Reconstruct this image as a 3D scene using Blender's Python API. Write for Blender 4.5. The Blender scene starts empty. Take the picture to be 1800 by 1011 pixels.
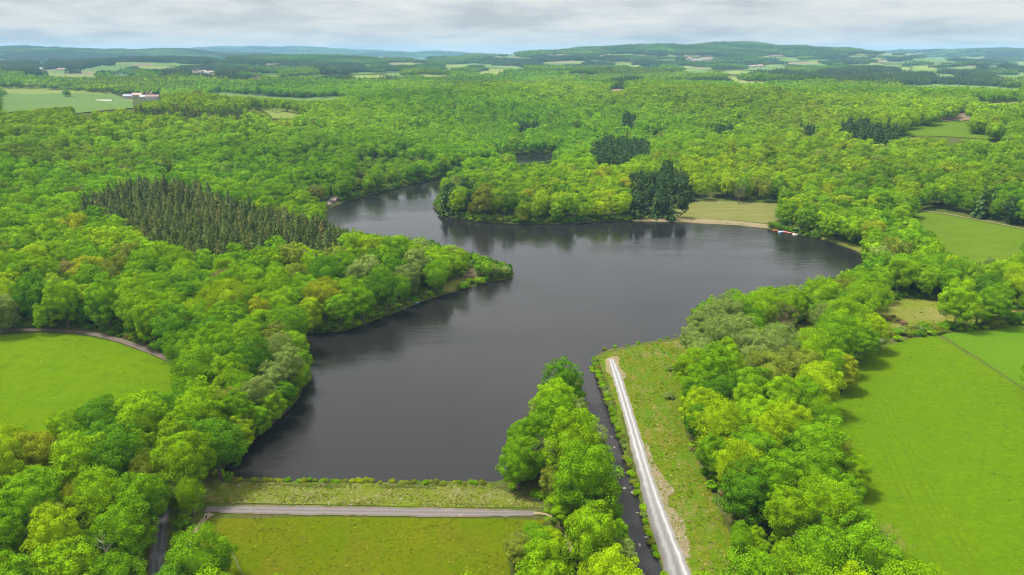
import bpy, bmesh, math, random
import numpy as np
from mathutils import Vector, geometry
R = math.radians
rng = np.random.default_rng(7)
random.seed(7)
scene = bpy.context.scene
COL = scene.collection

# ------------------------------------------------------------------ camera, sky, sun, exposure
CAM_H, PITCH, FPX, PW, PH = 110.0, R(18.6), 1200.0, 1800.0, 1011.0
SP, CP = math.sin(PITCH), math.cos(PITCH)
cam = bpy.data.cameras.new('camera')
cam.sensor_fit = 'HORIZONTAL'
cam.angle = 2 * math.atan(PW / 2 / FPX)
cam.clip_start, cam.clip_end = 1.0, 40000.0
cam_o = bpy.data.objects.new('camera', cam)
cam_o.location = (0, 0, CAM_H)
cam_o.rotation_euler = (R(90) - PITCH, 0, 0)
COL.objects.link(cam_o)
scene.camera = cam_o

SUN_EL, SUN_AZ = R(64), R(-82)          # azimuth from +Y (away from the camera), clockwise
sun = bpy.data.lights.new('sun', 'SUN')
sun.energy, sun.angle, sun.color = 2.7, R(11), (1.0, 0.95, 0.86)
sun_o = bpy.data.objects.new('sun', sun)
sd = Vector((math.sin(SUN_AZ) * math.cos(SUN_EL), math.cos(SUN_AZ) * math.cos(SUN_EL), math.sin(SUN_EL)))
sun_o.rotation_euler = sd.to_track_quat('Z', 'Y').to_euler()
sun_o.location = (0, 0, 400)
COL.objects.link(sun_o)

world = bpy.data.worlds.new('World')
scene.world = world
world.use_nodes = True
wt = world.node_tree
wt.nodes.clear()
def wn(t, **k):
    n = wt.nodes.new(t)
    for a, b in k.items(): setattr(n, a, b)
    return n
def wmath(op, a, b=None):
    n = wn('ShaderNodeMath', operation=op)
    for i, x in enumerate((a, b)):
        if x is None: continue
        if isinstance(x, (int, float)): n.inputs[i].default_value = x
        else: wt.links.new(x, n.inputs[i])
    return n.outputs[0]
sky = wn('ShaderNodeTexSky', sky_type='NISHITA', sun_disc=False)
sky.sun_elevation, sky.sun_rotation = SUN_EL, SUN_AZ
tc = wn('ShaderNodeTexCoord')
sep = wn('ShaderNodeSeparateXYZ'); wt.links.new(tc.outputs['Generated'], sep.inputs[0])
zc = wmath('ADD', wmath('MAXIMUM', sep.outputs[2], 0.0), 0.12)
comb = wn('ShaderNodeCombineXYZ')                              # cloud deck: a flat layer seen in perspective
wt.links.new(wmath('DIVIDE', sep.outputs[0], zc), comb.inputs[0])
wt.links.new(wmath('DIVIDE', sep.outputs[1], zc), comb.inputs[1])
n1 = wn('ShaderNodeTexNoise'); n1.inputs['Scale'].default_value = 0.95; n1.inputs['Detail'].default_value = 7; n1.inputs['Roughness'].default_value = 0.6
n1.inputs['Distortion'].default_value = 0.15
wt.links.new(comb.outputs[0], n1.inputs['Vector'])
rc = wn('ShaderNodeValToRGB'); wt.links.new(n1.outputs['Fac'], rc.inputs[0])
rc.color_ramp.elements[0].position = 0.36; rc.color_ramp.elements[0].color = (0.56, 0.55, 0.555, 1)
rc.color_ramp.elements[1].position = 0.66; rc.color_ramp.elements[1].color = (1.06, 0.98, 0.88, 1)
e = rc.color_ramp.elements.new(0.50); e.color = (0.82, 0.80, 0.775, 1)
lum = wmath('MULTIPLY_ADD', wmath('POWER', wmath('MAXIMUM', sep.outputs[2], 0.0), 0.85), 3.4)   # overcast skies are brighter overhead
lum.node.inputs[2].default_value = 1.0
vm = wn('ShaderNodeVectorMath', operation='SCALE'); wt.links.new(rc.outputs[0], vm.inputs[0])
wt.links.new(wmath('MULTIPLY', lum, 1.92), vm.inputs['Scale'])
mx = wn('ShaderNodeMix', data_type='RGBA'); mx.inputs[0].default_value = 0.93
wt.links.new(sky.outputs[0], mx.inputs[6]); wt.links.new(vm.outputs[0], mx.inputs[7])
bg = wn('ShaderNodeBackground'); bg.inputs[1].default_value = 0.1
wt.links.new(mx.outputs[2], bg.inputs[0])
wo = wn('ShaderNodeOutputWorld'); wt.links.new(bg.outputs[0], wo.inputs[0])

vs = scene.view_settings
vs.view_transform, vs.look, vs.gamma, vs.use_curve_mapping = 'Standard', 'None', 1.0, False
vs.exposure = 1.68
cy = scene.cycles
cy.max_bounces, cy.diffuse_bounces, cy.glossy_bounces, cy.transmission_bounces, cy.volume_bounces = 5, 3, 2, 3, 1
cy.use_denoising = True
cy.use_adaptive_sampling = False
cy.filter_width = 1.15
cy.sample_clamp_indirect = 4.0

# ------------------------------------------------------------------ photogrammetry helpers
def rays(u, v):
    x = (np.asarray(u, float) - PW / 2) / FPX
    y = (PH / 2 - np.asarray(v, float)) / FPX
    return x, CP + SP * y, -SP + CP * y
def plane_pts(px, z=0.0):
    a = np.asarray(px, float)
    x, y, zz = rays(a[:, 0], a[:, 1])
    t = (z - CAM_H) / zz
    return np.stack([x * t, y * t], 1)
def project(x, y, z):
    d = y * CP - (z - CAM_H) * SP
    up = y * SP + (z - CAM_H) * CP
    d = np.maximum(d, 1e-3)
    return PW / 2 + FPX * x / d, PH / 2 - FPX * up / d, d
def inpoly(x, y, poly):
    x = np.asarray(x, float); y = np.asarray(y, float)
    p = np.asarray(poly, float)
    res = np.zeros(x.shape, bool)
    a0, a1 = p.min(0), p.max(0)
    m = (x >= a0[0]) & (x <= a1[0]) & (y >= a0[1]) & (y <= a1[1])
    if not m.any(): return res
    xs, ys = x[m], y[m]
    r = np.zeros(xs.shape, bool)
    j = len(p) - 1
    for i in range(len(p)):
        xi, yi, xj, yj = p[i, 0], p[i, 1], p[j, 0], p[j, 1]
        if yi != yj:
            c = ((yi > ys) != (yj > ys)) & (xs < (xj - xi) * (ys - yi) / (yj - yi) + xi)
            r ^= c
        j = i
    res[m] = r
    return res
def sstep(a, b, x):
    t = np.clip((x - a) / (b - a), 0, 1)
    return t * t * (3 - 2 * t)
def seg_dist(x, y, pts, closed):
    best = np.full(x.shape, 1e12)
    n = len(pts)
    for i in range(n if closed else n - 1):
        ax, ay = pts[i]; bx, by = pts[(i + 1) % n]
        dx, dy = bx - ax, by - ay
        t = np.clip(((x - ax) * dx + (y - ay) * dy) / (dx * dx + dy * dy + 1e-9), 0, 1)
        best = np.minimum(best, (x - ax - t * dx) ** 2 + (y - ay - t * dy) ** 2)
    return np.sqrt(best)
def smooth_poly(p, closed=True, n=1, amt=0.0):
    p = np.asarray(p, float)
    for _ in range(n):
        if closed:
            q = np.roll(p, -1, 0)
            p = np.stack([p * .75 + q * .25, p * .25 + q * .75], 1).reshape(-1, 2)
        else:
            q = np.stack([p[:-1] * .75 + p[1:] * .25, p[:-1] * .25 + p[1:] * .75], 1).reshape(-1, 2)
            p = np.vstack([p[:1], q, p[-1:]])
    if amt:
        p = p + rng.normal(0, amt, p.shape)
    return p

# ------------------------------------------------------------------ layout (photograph pixels, traced at the level they lie on)
LAKE_PX = [(385, 843), (630, 845), (872, 849), (892, 838), (918, 808), (940, 765), (962, 718), (984, 688), (1000, 668), (1020, 672), (1038, 655), (1042, 622), (1070, 615),
  (1100, 608), (1160, 598), (1200, 592), (1260, 568), (1330, 540), (1400, 518), (1470, 495), (1515, 476), (1528, 462), (1516, 447), (1480, 432),
  (1440, 420), (1400, 411), (1355, 403), (1300, 397), (1200, 391), (1110, 389), (1060, 388), (1000, 393), (920, 394), (850, 391), (800, 384), (770, 374),
  (762, 362), (770, 345), (790, 328), (830, 312), (880, 299), (930, 292), (975, 286), (1010, 279), (990, 272), (950, 270), (905, 272), (865, 283), (810, 302), (780, 311),
  (720, 325), (660, 340), (600, 356), (562, 374), (545, 392), (570, 406), (630, 418), (700, 428), (780, 442), (850, 459), (893, 473), (906, 483), (900, 488),
  (860, 496), (800, 511), (740, 531), (680, 556), (620, 579), (590, 584), (545, 586), (508, 590), (516, 610), (532, 645), (534, 680), (514, 715), (474, 750),
  (426, 785), (398, 815)]
LAKE = smooth_poly(plane_pts(LAKE_PX), n=1, amt=0.5)
CANAL_PX = [(1026, 645), (1036, 680), (1052, 720), (1066, 760), (1082, 810), (1098, 865), (1117, 930), (1143, 1011), (1168, 1085), (1200, 1180)]
def canal_z(y): return -0.01 - 3.7 * np.clip((203 - y) / 86, 0, 1.1)
cp_ = plane_pts(CANAL_PX)
for _ in range(3):
    cp_ = np.array([plane_pts([CANAL_PX[i]], float(canal_z(cp_[i, 1])))[0] for i in range(len(cp_))])
CANAL = smooth_poly(cp_, closed=False, n=2)
DAM_L, DAM_R = plane_pts([(365, 897)], 2.5)[0], plane_pts([(943, 900)], 2.5)[0]

# ------------------------------------------------------------------ terrain height
GX0, GX1, GY0, GY1, GS = -700.0, 800.0, 30.0, 1150.0, 2.5
gx = np.arange(GX0, GX1 + GS, GS); gy = np.arange(GY0, GY1 + GS, GS)
mgx, mgy = np.meshgrid(gx, gy)
SD = seg_dist(mgx, mgy, LAKE, True)
SD[inpoly(mgx, mgy, LAKE)] *= -1
CD = seg_dist(mgx, mgy, CANAL, False)
def samp(G, x, y):
    fx = np.clip((x - GX0) / GS, 0, len(gx) - 1.001); fy = np.clip((y - GY0) / GS, 0, len(gy) - 1.001)
    ix, iy = fx.astype(int), fy.astype(int); ax, ay = fx - ix, fy - iy
    return (G[iy, ix] * (1 - ax) + G[iy, ix + 1] * ax) * (1 - ay) + (G[iy + 1, ix] * (1 - ax) + G[iy + 1, ix + 1] * ax) * ay
def pol(u, D):
    return (u - 900) / 1200 / 1.055 * D, D
BUMPS = [  # column in the photo, distance, height, half-width across, half-depth, flatness
  (40, 5600, 98, 1500, 700), (330, 5200, 36, 900, 700), (1240, 5000, 80, 900, 800), (1030, 4700, 52, 620, 700), (1440, 5200, 50, 700, 700),
  (1790, 6600, 62, 800, 700), (250, 3300, 36, 1100, 420), (560, 3600, 22, 700, 420), (1400, 1330, 10, 420, 260), (1650, 3100, 14, 900, 400), (800, 2600, 8, 700, 400),
  (1100, 4850, 10, 130, 260), (1175, 4900, 9, 110, 260), (1262, 4950, 20, 130, 260), (1318, 5000, 14, 90, 260), (1390, 5100, 12, 140, 260), (950, 4700, 16, 220, 260), (90, 5300, 14, 170, 260), (190, 5300, 16, 190, 260), (330, 5600, 20, 260, 260), (1690, 6300, 18, 260, 300), (1770, 6300, 26, 160, 300), (480, 4300, 14, 420, 200), (1560, 4300, 16, 420, 220), (640, 3000, 12, 380, 160), (1250, 2700, 12, 420, 200),
  (180, 900, 8, 260, 200), (120, 1900, 16, 520, 330), (1020, 2300, 16, 500, 300), (700, 9800, 66, 1500, 900), (380, 10500, 96, 1300, 900), (560, 11500, 96, 1600, 900), (1650, 8200, 74, 1500, 800)]
BUMPS = [(*pol(b[0], b[1]), *b[2:]) for b in BUMPS]
WAVES = [(rng.uniform(0, 6.28), rng.uniform(700, 2600), rng.uniform(0, 6.28)) for _ in range(9)]
WAVES2 = [(rng.uniform(0, 6.28), rng.uniform(260, 760), rng.uniform(0, 6.28)) for _ in range(7)]
def hills(x, y):
    r = np.hypot(x, y)
    z = 27 * sstep(300, 1000, r) + 14 * sstep(1200, 4200, r) + 42 * sstep(5200, 9500, r)
    for bx, by, hh, sa, sr in BUMPS:
        a = math.atan2(bx, by); ca, sa_ = math.cos(a), math.sin(a)
        dx, dy = x - bx, y - by
        p = (dx * ca - dy * sa_) / sa; q = (dx * sa_ + dy * ca) / sr
        z = z + hh * np.exp(-0.5 * (p * p + q * q))
    w = 0
    for a, l, ph in WAVES:
        w = w + np.sin((x * math.cos(a) + y * math.sin(a)) / l * 6.283 + ph)
    z = z + w * (1.1 * sstep(350, 1500, r) + 3.4 * sstep(2200, 7000, r))
    w = 0
    for a, l, ph in WAVES2:
        w = w + np.sin((x * math.cos(a) + y * math.sin(a)) / l * 6.283 + ph)
    z = z + w * (1.5 * sstep(480, 1200, r) + 0.6 * sstep(2200, 6000, r))
    return z
def height(x, y):
    x = np.asarray(x, float); y = np.asarray(y, float)
    d = samp(SD, x, y)
    out = np.maximum.reduce([GX0 - x, x - GX1, GY0 - y, y - GY1, np.zeros_like(x)])
    d = d + np.maximum(out, 0)
    bank = np.where(d < 3, np.maximum(0.34 * d, -2.5), 1.02 + 0.045 * np.minimum(np.maximum(d - 3, 0), 190))
    z = bank + sstep(50, 420, d) * np.maximum(hills(x, y), 0)
    # the earth dam: upstream bank, flat crest, long downstream slope
    yc = DAM_L[1] + (x - DAM_L[0]) * (DAM_R[1] - DAM_L[1]) / (DAM_R[0] - DAM_L[0])
    s = y - yc
    zd = np.where(s > 2.8, 2.5 - (s - 2.8) * 0.26, np.where(s > -2.8, 2.5, np.maximum(2.5 + (s + 2.8) * 0.25, -6)))
    wd = sstep(DAM_L[0] - 34, DAM_L[0] - 8, x) * (1 - sstep(DAM_R[0] + 4, DAM_R[0] + 26, x)) * (1 - sstep(9, 15, s))
    z = z * (1 - wd) + zd * wd
    # land falls away towards the camera below the dam
    z = z - 5.0 * sstep(150, 60, y)* (1 - wd)
    # spillway channel
    c = samp(CD, x, y) - 2.5
    inr = (x > -100) & (x < 200) & (y > 40) & (y < 252)
    wc = np.where(inr, 1 - sstep(0.0, 3.4, c), 0) * (1 - sstep(243, 250, y))
    z = z * (1 - wc) + (canal_z(y) - 0.7) * wc
    return z
def hit(u, v, dz=0.0):
    """where the ray through a pixel meets the ground (or a canopy dz above it)"""
    u = np.atleast_1d(np.asarray(u, float)); v = np.atleast_1d(np.asarray(v, float))
    rx, ry, rz = rays(u, v)
    lo = np.full(u.shape, 60.0); hi = np.full(u.shape, np.nan); t = lo.copy()
    while True:
        t2 = t * 1.02 + 0.5
        below = (CAM_H + rz * t2) < height(rx * t2, ry * t2) + dz
        new = below & np.isnan(hi)
        lo = np.where(new, t, lo); hi = np.where(new, t2, hi)
        t = t2
        if t[0] > 15000 or not np.isnan(hi).any(): break
    hi = np.where(np.isnan(hi), 15000, hi)
    for _ in range(18):
        m = (lo + hi) / 2
        b = (CAM_H + rz * m) < height(rx * m, ry * m) + dz
        hi = np.where(b, m, hi); lo = np.where(b, lo, m)
    return np.stack([rx * hi, ry * hi], 1)
def hitp(px, dz=0.0):
    a = np.asarray(px, float)
    return hit(a[:, 0], a[:, 1], dz)

# ------------------------------------------------------------------ materials
def new_mat(name):
    m = bpy.data.materials.new(name); m.use_nodes = True
    nt = m.node_tree; nt.nodes.clear()
    return m, nt, nt.nodes.new('ShaderNodeOutputMaterial')
def node(nt, t, **k):
    n = nt.nodes.new(t)
    for a, b in k.items(): setattr(n, a, b)
    return n
def mixc(nt, fac, a, b, blend='MIX'):
    n = node(nt, 'ShaderNodeMix', data_type='RGBA', blend_type=blend)
    for i, x in ((0, fac), (6, a), (7, b)):
        if isinstance(x, (int, float)): n.inputs[i].default_value = x
        elif isinstance(x, tuple): n.inputs[i].default_value = (*x[:3], 1)
        else: nt.links.new(x, n.inputs[i])
    return n.outputs[2]
def noise(nt, vec, scale, detail=4, rough=0.55, lo=0.35, hi=0.65):
    n = node(nt, 'ShaderNodeTexNoise'); n.inputs['Scale'].default_value = scale; n.inputs['Detail'].default_value = detail; n.inputs['Roughness'].default_value = rough
    if vec is not None: nt.links.new(vec, n.inputs['Vector'])
    r = node(nt, 'ShaderNodeMapRange'); r.inputs[1].default_value = lo; r.inputs[2].default_value = hi
    nt.links.new(n.outputs['Fac'], r.inputs[0])
    return r.outputs[0]
def position(nt):
    return node(nt, 'ShaderNodeNewGeometry').outputs['Position']
def stretched(nt, vec, angle, sx, sy):
    m = node(nt, 'ShaderNodeMapping', vector_type='POINT'); nt.links.new(vec, m.inputs[0])
    m.inputs['Rotation'].default_value = (0, 0, angle); m.inputs['Scale'].default_value = (sx, sy, 1)
    return m.outputs[0]
def bump(nt, h, strength, dist):
    b = node(nt, 'ShaderNodeBump'); b.inputs['Strength'].default_value = strength; b.inputs['Distance'].default_value = dist
    nt.links.new(h, b.inputs['Height'])
    return b.outputs[0]
def ground_mat(name, base, big, small, bigscale=0.03, smallscale=0.6, speck=None, specklo=0.66, stripes=None, mid=None, midscale=0.12, bstr=0.6, specks=1.3):
    """grass or soil: base colour, broad patches, fine clumps, optional flowers or stones, optional mowing lines"""
    m, nt, out = new_mat(name)
    p = position(nt)
    c = mixc(nt, noise(nt, p, bigscale, 5), base, big)
    if mid: c = mixc(nt, noise(nt, p, midscale, 6, 0.65, 0.5, 0.72), c, mid)
    f = noise(nt, p, smallscale, 6, 0.72, 0.3, 0.7)
    c = mixc(nt, f, c, small, 'MULTIPLY')
    if stripes:
        ang, sx, sy, col, amt = stripes
        s = noise(nt, stretched(nt, p, ang, sx, sy), 1.0, 3, 0.6, 0.42, 0.62)
        sm = node(nt, 'ShaderNodeMath', operation='MULTIPLY'); sm.inputs[1].default_value = amt; nt.links.new(s, sm.inputs[0])
        c = mixc(nt, sm.outputs[0], c, col)
    if speck:
        c = mixc(nt, noise(nt, p, specks, 3, 0.6, specklo, specklo + 0.08), c, speck)
    b = node(nt, 'ShaderNodeBsdfDiffuse'); b.inputs['Roughness'].default_value = 0.8
    nt.links.new(c, b.inputs[0])
    nt.links.new(bump(nt, f, bstr, 0.5), b.inputs['Normal'])
    nt.links.new(b.outputs[0], out.inputs[0])
    return m
def plain(name, col, rough=0.7, var=0.25, scale=3.0):
    m, nt, out = new_mat(name)
    tcn = node(nt, 'ShaderNodeTexCoord')
    f = noise(nt, tcn.outputs['Object'], scale, 4)
    c = mixc(nt, f, tuple(x * (1 - var) for x in col), tuple(min(1, x * (1 + var)) for x in col))
    b = node(nt, 'ShaderNodeBsdfPrincipled'); b.inputs['Roughness'].default_value = rough
    nt.links.new(c, b.inputs['Base Color']); nt.links.new(b.outputs[0], out.inputs[0])
    return m
def leaf_mat(name, transl=0.2, per_face=(0.72, 1.28)):
    """leaf colour comes from each tree's own tint; every leaf spray differs a little"""
    m, nt, out = new_mat(name)
    a = node(nt, 'ShaderNodeAttribute', attribute_type='INSTANCER', attribute_name='tint')
    v = node(nt, 'ShaderNodeAttribute', attribute_type='GEOMETRY', attribute_name='vary')
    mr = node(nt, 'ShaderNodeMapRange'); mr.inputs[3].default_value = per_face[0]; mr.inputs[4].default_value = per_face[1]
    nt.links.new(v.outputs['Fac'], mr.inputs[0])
    sc = node(nt, 'ShaderNodeVectorMath', operation='SCALE'); nt.links.new(a.outputs['Color'], sc.inputs[0]); nt.links.new(mr.outputs[0], sc.inputs['Scale'])
    d = node(nt, 'ShaderNodeBsdfDiffuse'); nt.links.new(sc.outputs[0], d.inputs[0])
    t = node(nt, 'ShaderNodeBsdfTranslucent')
    y = mixc(nt, 1.0, sc.outputs[0], (1.15, 1.05, 0.5), 'MULTIPLY'); nt.links.new(y, t.inputs[0])
    ms = node(nt, 'ShaderNodeMixShader'); ms.inputs[0].default_value = transl
    nt.links.new(d.outputs[0], ms.inputs[1]); nt.links.new(t.outputs[0], ms.inputs[2]); nt.links.new(ms.outputs[0], out.inputs[0])
    return m
def water_mat(name, body, rough, rip, ripscale, smooth=True):
    m, nt, out = new_mat(name)
    p = position(nt)
    b = node(nt, 'ShaderNodeBsdfPrincipled')
    b.inputs['Base Color'].default_value = (*body, 1); b.inputs['IOR'].default_value = 1.333
    wind = noise(nt, stretched(nt, p, R(-12), 0.005, 0.017), 1.0, 5, 0.6, 0.44, 0.58)   # breeze-ruffled and calm patches
    mr = node(nt, 'ShaderNodeMapRange'); mr.inputs[3].default_value = rough * 0.25; mr.inputs[4].default_value = rough * 1.6
    nt.links.new(wind, mr.inputs[0]); nt.links.new(mr.outputs[0], b.inputs['Roughness'])
    n = node(nt, 'ShaderNodeTexNoise'); n.inputs['Scale'].default_value = ripscale; n.inputs['Detail'].default_value = 5; n.inputs['Roughness'].default_value = 0.7
    nt.links.new(stretched(nt, p, R(20), 1.0, 1.7), n.inputs['Vector'])
    n2 = node(nt, 'ShaderNodeTexNoise'); n2.inputs['Scale'].default_value = ripscale * 0.22; n2.inputs['Detail'].default_value = 3
    nt.links.new(stretched(nt, p, R(-15), 1.0, 2.4), n2.inputs['Vector'])
    hs = node(nt, 'ShaderNodeMath', operation='MULTIPLY_ADD'); nt.links.new(n2.outputs['Fac'], hs.inputs[0]); hs.inputs[1].default_value = 1.6; nt.links.new(n.outputs['Fac'], hs.inputs[2])
    bn = bump(nt, hs.outputs[0], rip, 0.25)
    ms_ = node(nt, 'ShaderNodeMapRange'); ms_.inputs[3].default_value = rip * 0.35; ms_.inputs[4].default_value = rip * 1.5
    nt.links.new(wind, ms_.inputs[0]); nt.links.new(ms_.outputs[0], bn.node.inputs['Strength'])
    nt.links.new(bn, b.inputs['Normal'])
    nt.links.new(b.outputs[0], out.inputs[0])
    return m

M_floor = ground_mat('woodland_floor', (0.065, 0.105, 0.014), (0.085, 0.095, 0.025), (0.55, 0.6, 0.5), 0.05, 0.5, mid=(0.10, 0.08, 0.045), midscale=0.09)
M_leaf = leaf_mat('leaves')
M_needle = leaf_mat('needles', 0.12, (0.65, 1.35))
M_bark = plain('bark', (0.085, 0.068, 0.05), 0.9, 0.35, 1.5)
M_birch = plain('pale_bark', (0.42, 0.40, 0.36), 0.8, 0.3, 2.0)
M_water = water_mat('lake_water', (0.0105, 0.0100, 0.0095), 0.11, 0.34, 0.55)
M_canal = water_mat('stream_water', (0.014, 0.013, 0.012), 0.16, 0.7, 1.1)
M_field_l = ground_mat('bright_meadow', (0.090, 0.166, 0.002), (0.104, 0.176, 0.002), (0.80, 0.83, 0.6), 0.028, 0.7, speck=(0.24, 0.33, 0.10), specklo=0.70, mid=(0.072, 0.140, 0.003), midscale=0.2, bstr=0.6)
M_field_r = ground_mat('right_meadow', (0.088, 0.164, 0.002), (0.100, 0.170, 0.002), (0.66, 0.70, 0.5), 0.02, 0.75, stripes=(R(-52), 0.10, 0.9, (0.066, 0.130, 0.003), 0.85), mid=(0.068, 0.130, 0.006), midscale=0.45, bstr=0.9)
M_field_r2 = ground_mat('cool_crop', (0.068, 0.140, 0.005), (0.078, 0.146, 0.006), (0.75, 0.8, 0.7), 0.03, 0.6, stripes=(R(-33), 0.05, 1.2, (0.055, 0.115, 0.008), 0.4))
M_pasture = ground_mat('grazed_pasture', (0.115, 0.142, 0.016), (0.135, 0.142, 0.030), (0.78, 0.8, 0.7), 0.04, 0.5, mid=(0.20, 0.17, 0.075), midscale=0.07)
M_dam_slope = ground_mat('rough_dam_grass', (0.092, 0.134, 0.002), (0.112, 0.136, 0.003), (0.70, 0.73, 0.6), 0.06, 0.8, speck=(0.20, 0.22, 0.03), specklo=0.70, mid=(0.118, 0.122, 0.008), midscale=0.1, specks=1.1)
M_dam_bank = ground_mat('stony_dam_bank', (0.098, 0.140, 0.008), (0.120, 0.135, 0.022), (0.70, 0.73, 0.6), 0.09, 0.8, speck=(0.26, 0.22, 0.17), specklo=0.60, mid=(0.15, 0.145, 0.06), midscale=0.16)
M_bank = ground_mat('track_meadow', (0.098, 0.138, 0.005), (0.130, 0.136, 0.014), (0.62, 0.66, 0.5), 0.07, 0.6, speck=(0.28, 0.25, 0.11), specklo=0.62, mid=(0.205, 0.17, 0.075), midscale=0.13, stripes=(R(14), 0.5, 0.12, (0.062, 0.125, 0.004), 0.9), bstr=0.9)
M_beach_grass = ground_mat('dry_lawn', (0.122, 0.128, 0.034), (0.108, 0.124, 0.028), (0.85, 0.86, 0.8), 0.05, 0.4, stripes=(R(4), 0.02, 0.4, (0.150, 0.146, 0.055), 0.7))
M_sand = ground_mat('sand', (0.225, 0.185, 0.108), (0.195, 0.162, 0.09), (0.85, 0.85, 0.85), 0.1, 0.8, mid=(0.165, 0.155, 0.06))
M_field_c = ground_mat('hill_field', (0.066, 0.118, 0.007), (0.078, 0.124, 0.009), (0.8, 0.82, 0.75), 0.02, 0.3, stripes=(R(30), 0.01, 0.12, (0.085, 0.130, 0.012), 0.4))
M_far_green = ground_mat('far_crop_green', (0.095, 0.158, 0.040), (0.108, 0.165, 0.045), (0.85, 0.87, 0.85), 0.006, 0.08)
M_far_pale = ground_mat('far_crop_pale', (0.165, 0.20, 0.045), (0.15, 0.19, 0.045), (0.9, 0.9, 0.88), 0.006, 0.08)
M_far_brown = ground_mat('far_bare_soil', (0.19, 0.145, 0.095), (0.17, 0.15, 0.085), (0.85, 0.85, 0.85), 0.008, 0.1)
M_dirt = ground_mat('dirt', (0.125, 0.098, 0.062), (0.10, 0.085, 0.050), (0.7, 0.7, 0.7), 0.2, 1.2, mid=(0.09, 0.10, 0.03), midscale=0.3)
M_rubble_soil = ground_mat('rubble_soil', (0.24, 0.195, 0.125), (0.17, 0.15, 0.07), (0.6, 0.6, 0.6), 0.2, 1.4, mid=(0.14, 0.16, 0.02), midscale=0.25)
M_rock = plain('weathered_rock', (0.17, 0.14, 0.11), 0.9, 0.4, 0.8)
M_stone = plain('pale_stone', (0.26, 0.235, 0.195), 0.9, 0.35, 2.0)

def road_mat(name, base, rut, verge, rutpos=(0.30, 0.70), patch=None, patchlo=0.5, patchscale=0.08):
    m, nt, out = new_mat(name)
    uv = node(nt, 'ShaderNodeUVMap'); uv.uv_map = 'UVMap'
    s = node(nt, 'ShaderNodeSeparateXYZ'); nt.links.new(uv.outputs[0], s.inputs[0])
    p = position(nt)
    wob = noise(nt, p, 0.5, 5, 0.6, 0.2, 0.8)
    r = node(nt, 'ShaderNodeValToRGB'); r.color_ramp.interpolation = 'EASE'
    el = r.color_ramp.elements
    el[0].position, el[0].color = 0.0, (1, 0, 0, 1)
    el[1].position, el[1].color = 1.0, (1, 0, 0, 1)
    for pos, c in ((0.10, (0, 0, 0)), (0.20, (0, 0.2, 0)), (rutpos[0], (0, 1, 0)), (0.46, (0, 0.1, 0)), (0.54, (0, 0.1, 0)), (rutpos[1], (0, 1, 0)), (0.82, (0, 0.2, 0)), (0.90, (0, 0, 0))):
        x = el.new(pos); x.color = (*c, 1)
    o = node(nt, 'ShaderNodeMath', operation='MULTIPLY_ADD'); nt.links.new(wob, o.inputs[0]); o.inputs[1].default_value = 0.10; nt.links.new(s.outputs[0], o.inputs[2])
    o2 = node(nt, 'ShaderNodeMath', operation='SUBTRACT'); nt.links.new(o.outputs[0], o2.inputs[0]); o2.inputs[1].default_value = 0.05
    nt.links.new(o2.outputs[0], r.inputs[0])
    sc = node(nt, 'ShaderNodeSeparateColor'); nt.links.new(r.outputs[0], sc.inputs[0])
    f = noise(nt, p, 1.6, 5, 0.7, 0.3, 0.7)
    c = mixc(nt, f, base, tuple(x * 0.72 for x in base))
    c = mixc(nt, sc.outputs[1], c, rut)
    if patch: c = mixc(nt, noise(nt, p, patchscale, 3, 0.6, patchlo, patchlo + 0.07), c, patch)
    c = mixc(nt, sc.outputs[0], c, verge)
    b = node(nt, 'ShaderNodeBsdfDiffuse'); nt.links.new(c, b.inputs[0]); nt.links.new(bump(nt, f, 0.4, 0.15), b.inputs['Normal'])
    nt.links.new(b.outputs[0], out.inputs[0])
    return m
M_track = road_mat('white_gravel', (0.170, 0.167, 0.165), (0.275, 0.274, 0.275), (0.15, 0.135, 0.07))
M_lane = road_mat('old_asphalt', (0.085, 0.085, 0.088), (0.118, 0.116, 0.116), (0.10, 0.08, 0.035), patch=(0.075, 0.077, 0.083), patchlo=0.56, patchscale=0.12)
M_path = road_mat('crest_gravel', (0.112, 0.100, 0.096), (0.135, 0.122, 0.117), (0.13, 0.105, 0.03), patch=(0.205, 0.205, 0.198), patchlo=0.60, patchscale=0.065)
M_farmtrack = road_mat('earth_track', (0.105, 0.082, 0.060), (0.118, 0.105, 0.088), (0.07, 0.06, 0.028))
M_footpath = road_mat('trodden_earth', (0.20, 0.16, 0.095), (0.24, 0.19, 0.115), (0.11, 0.125, 0.02))

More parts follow.
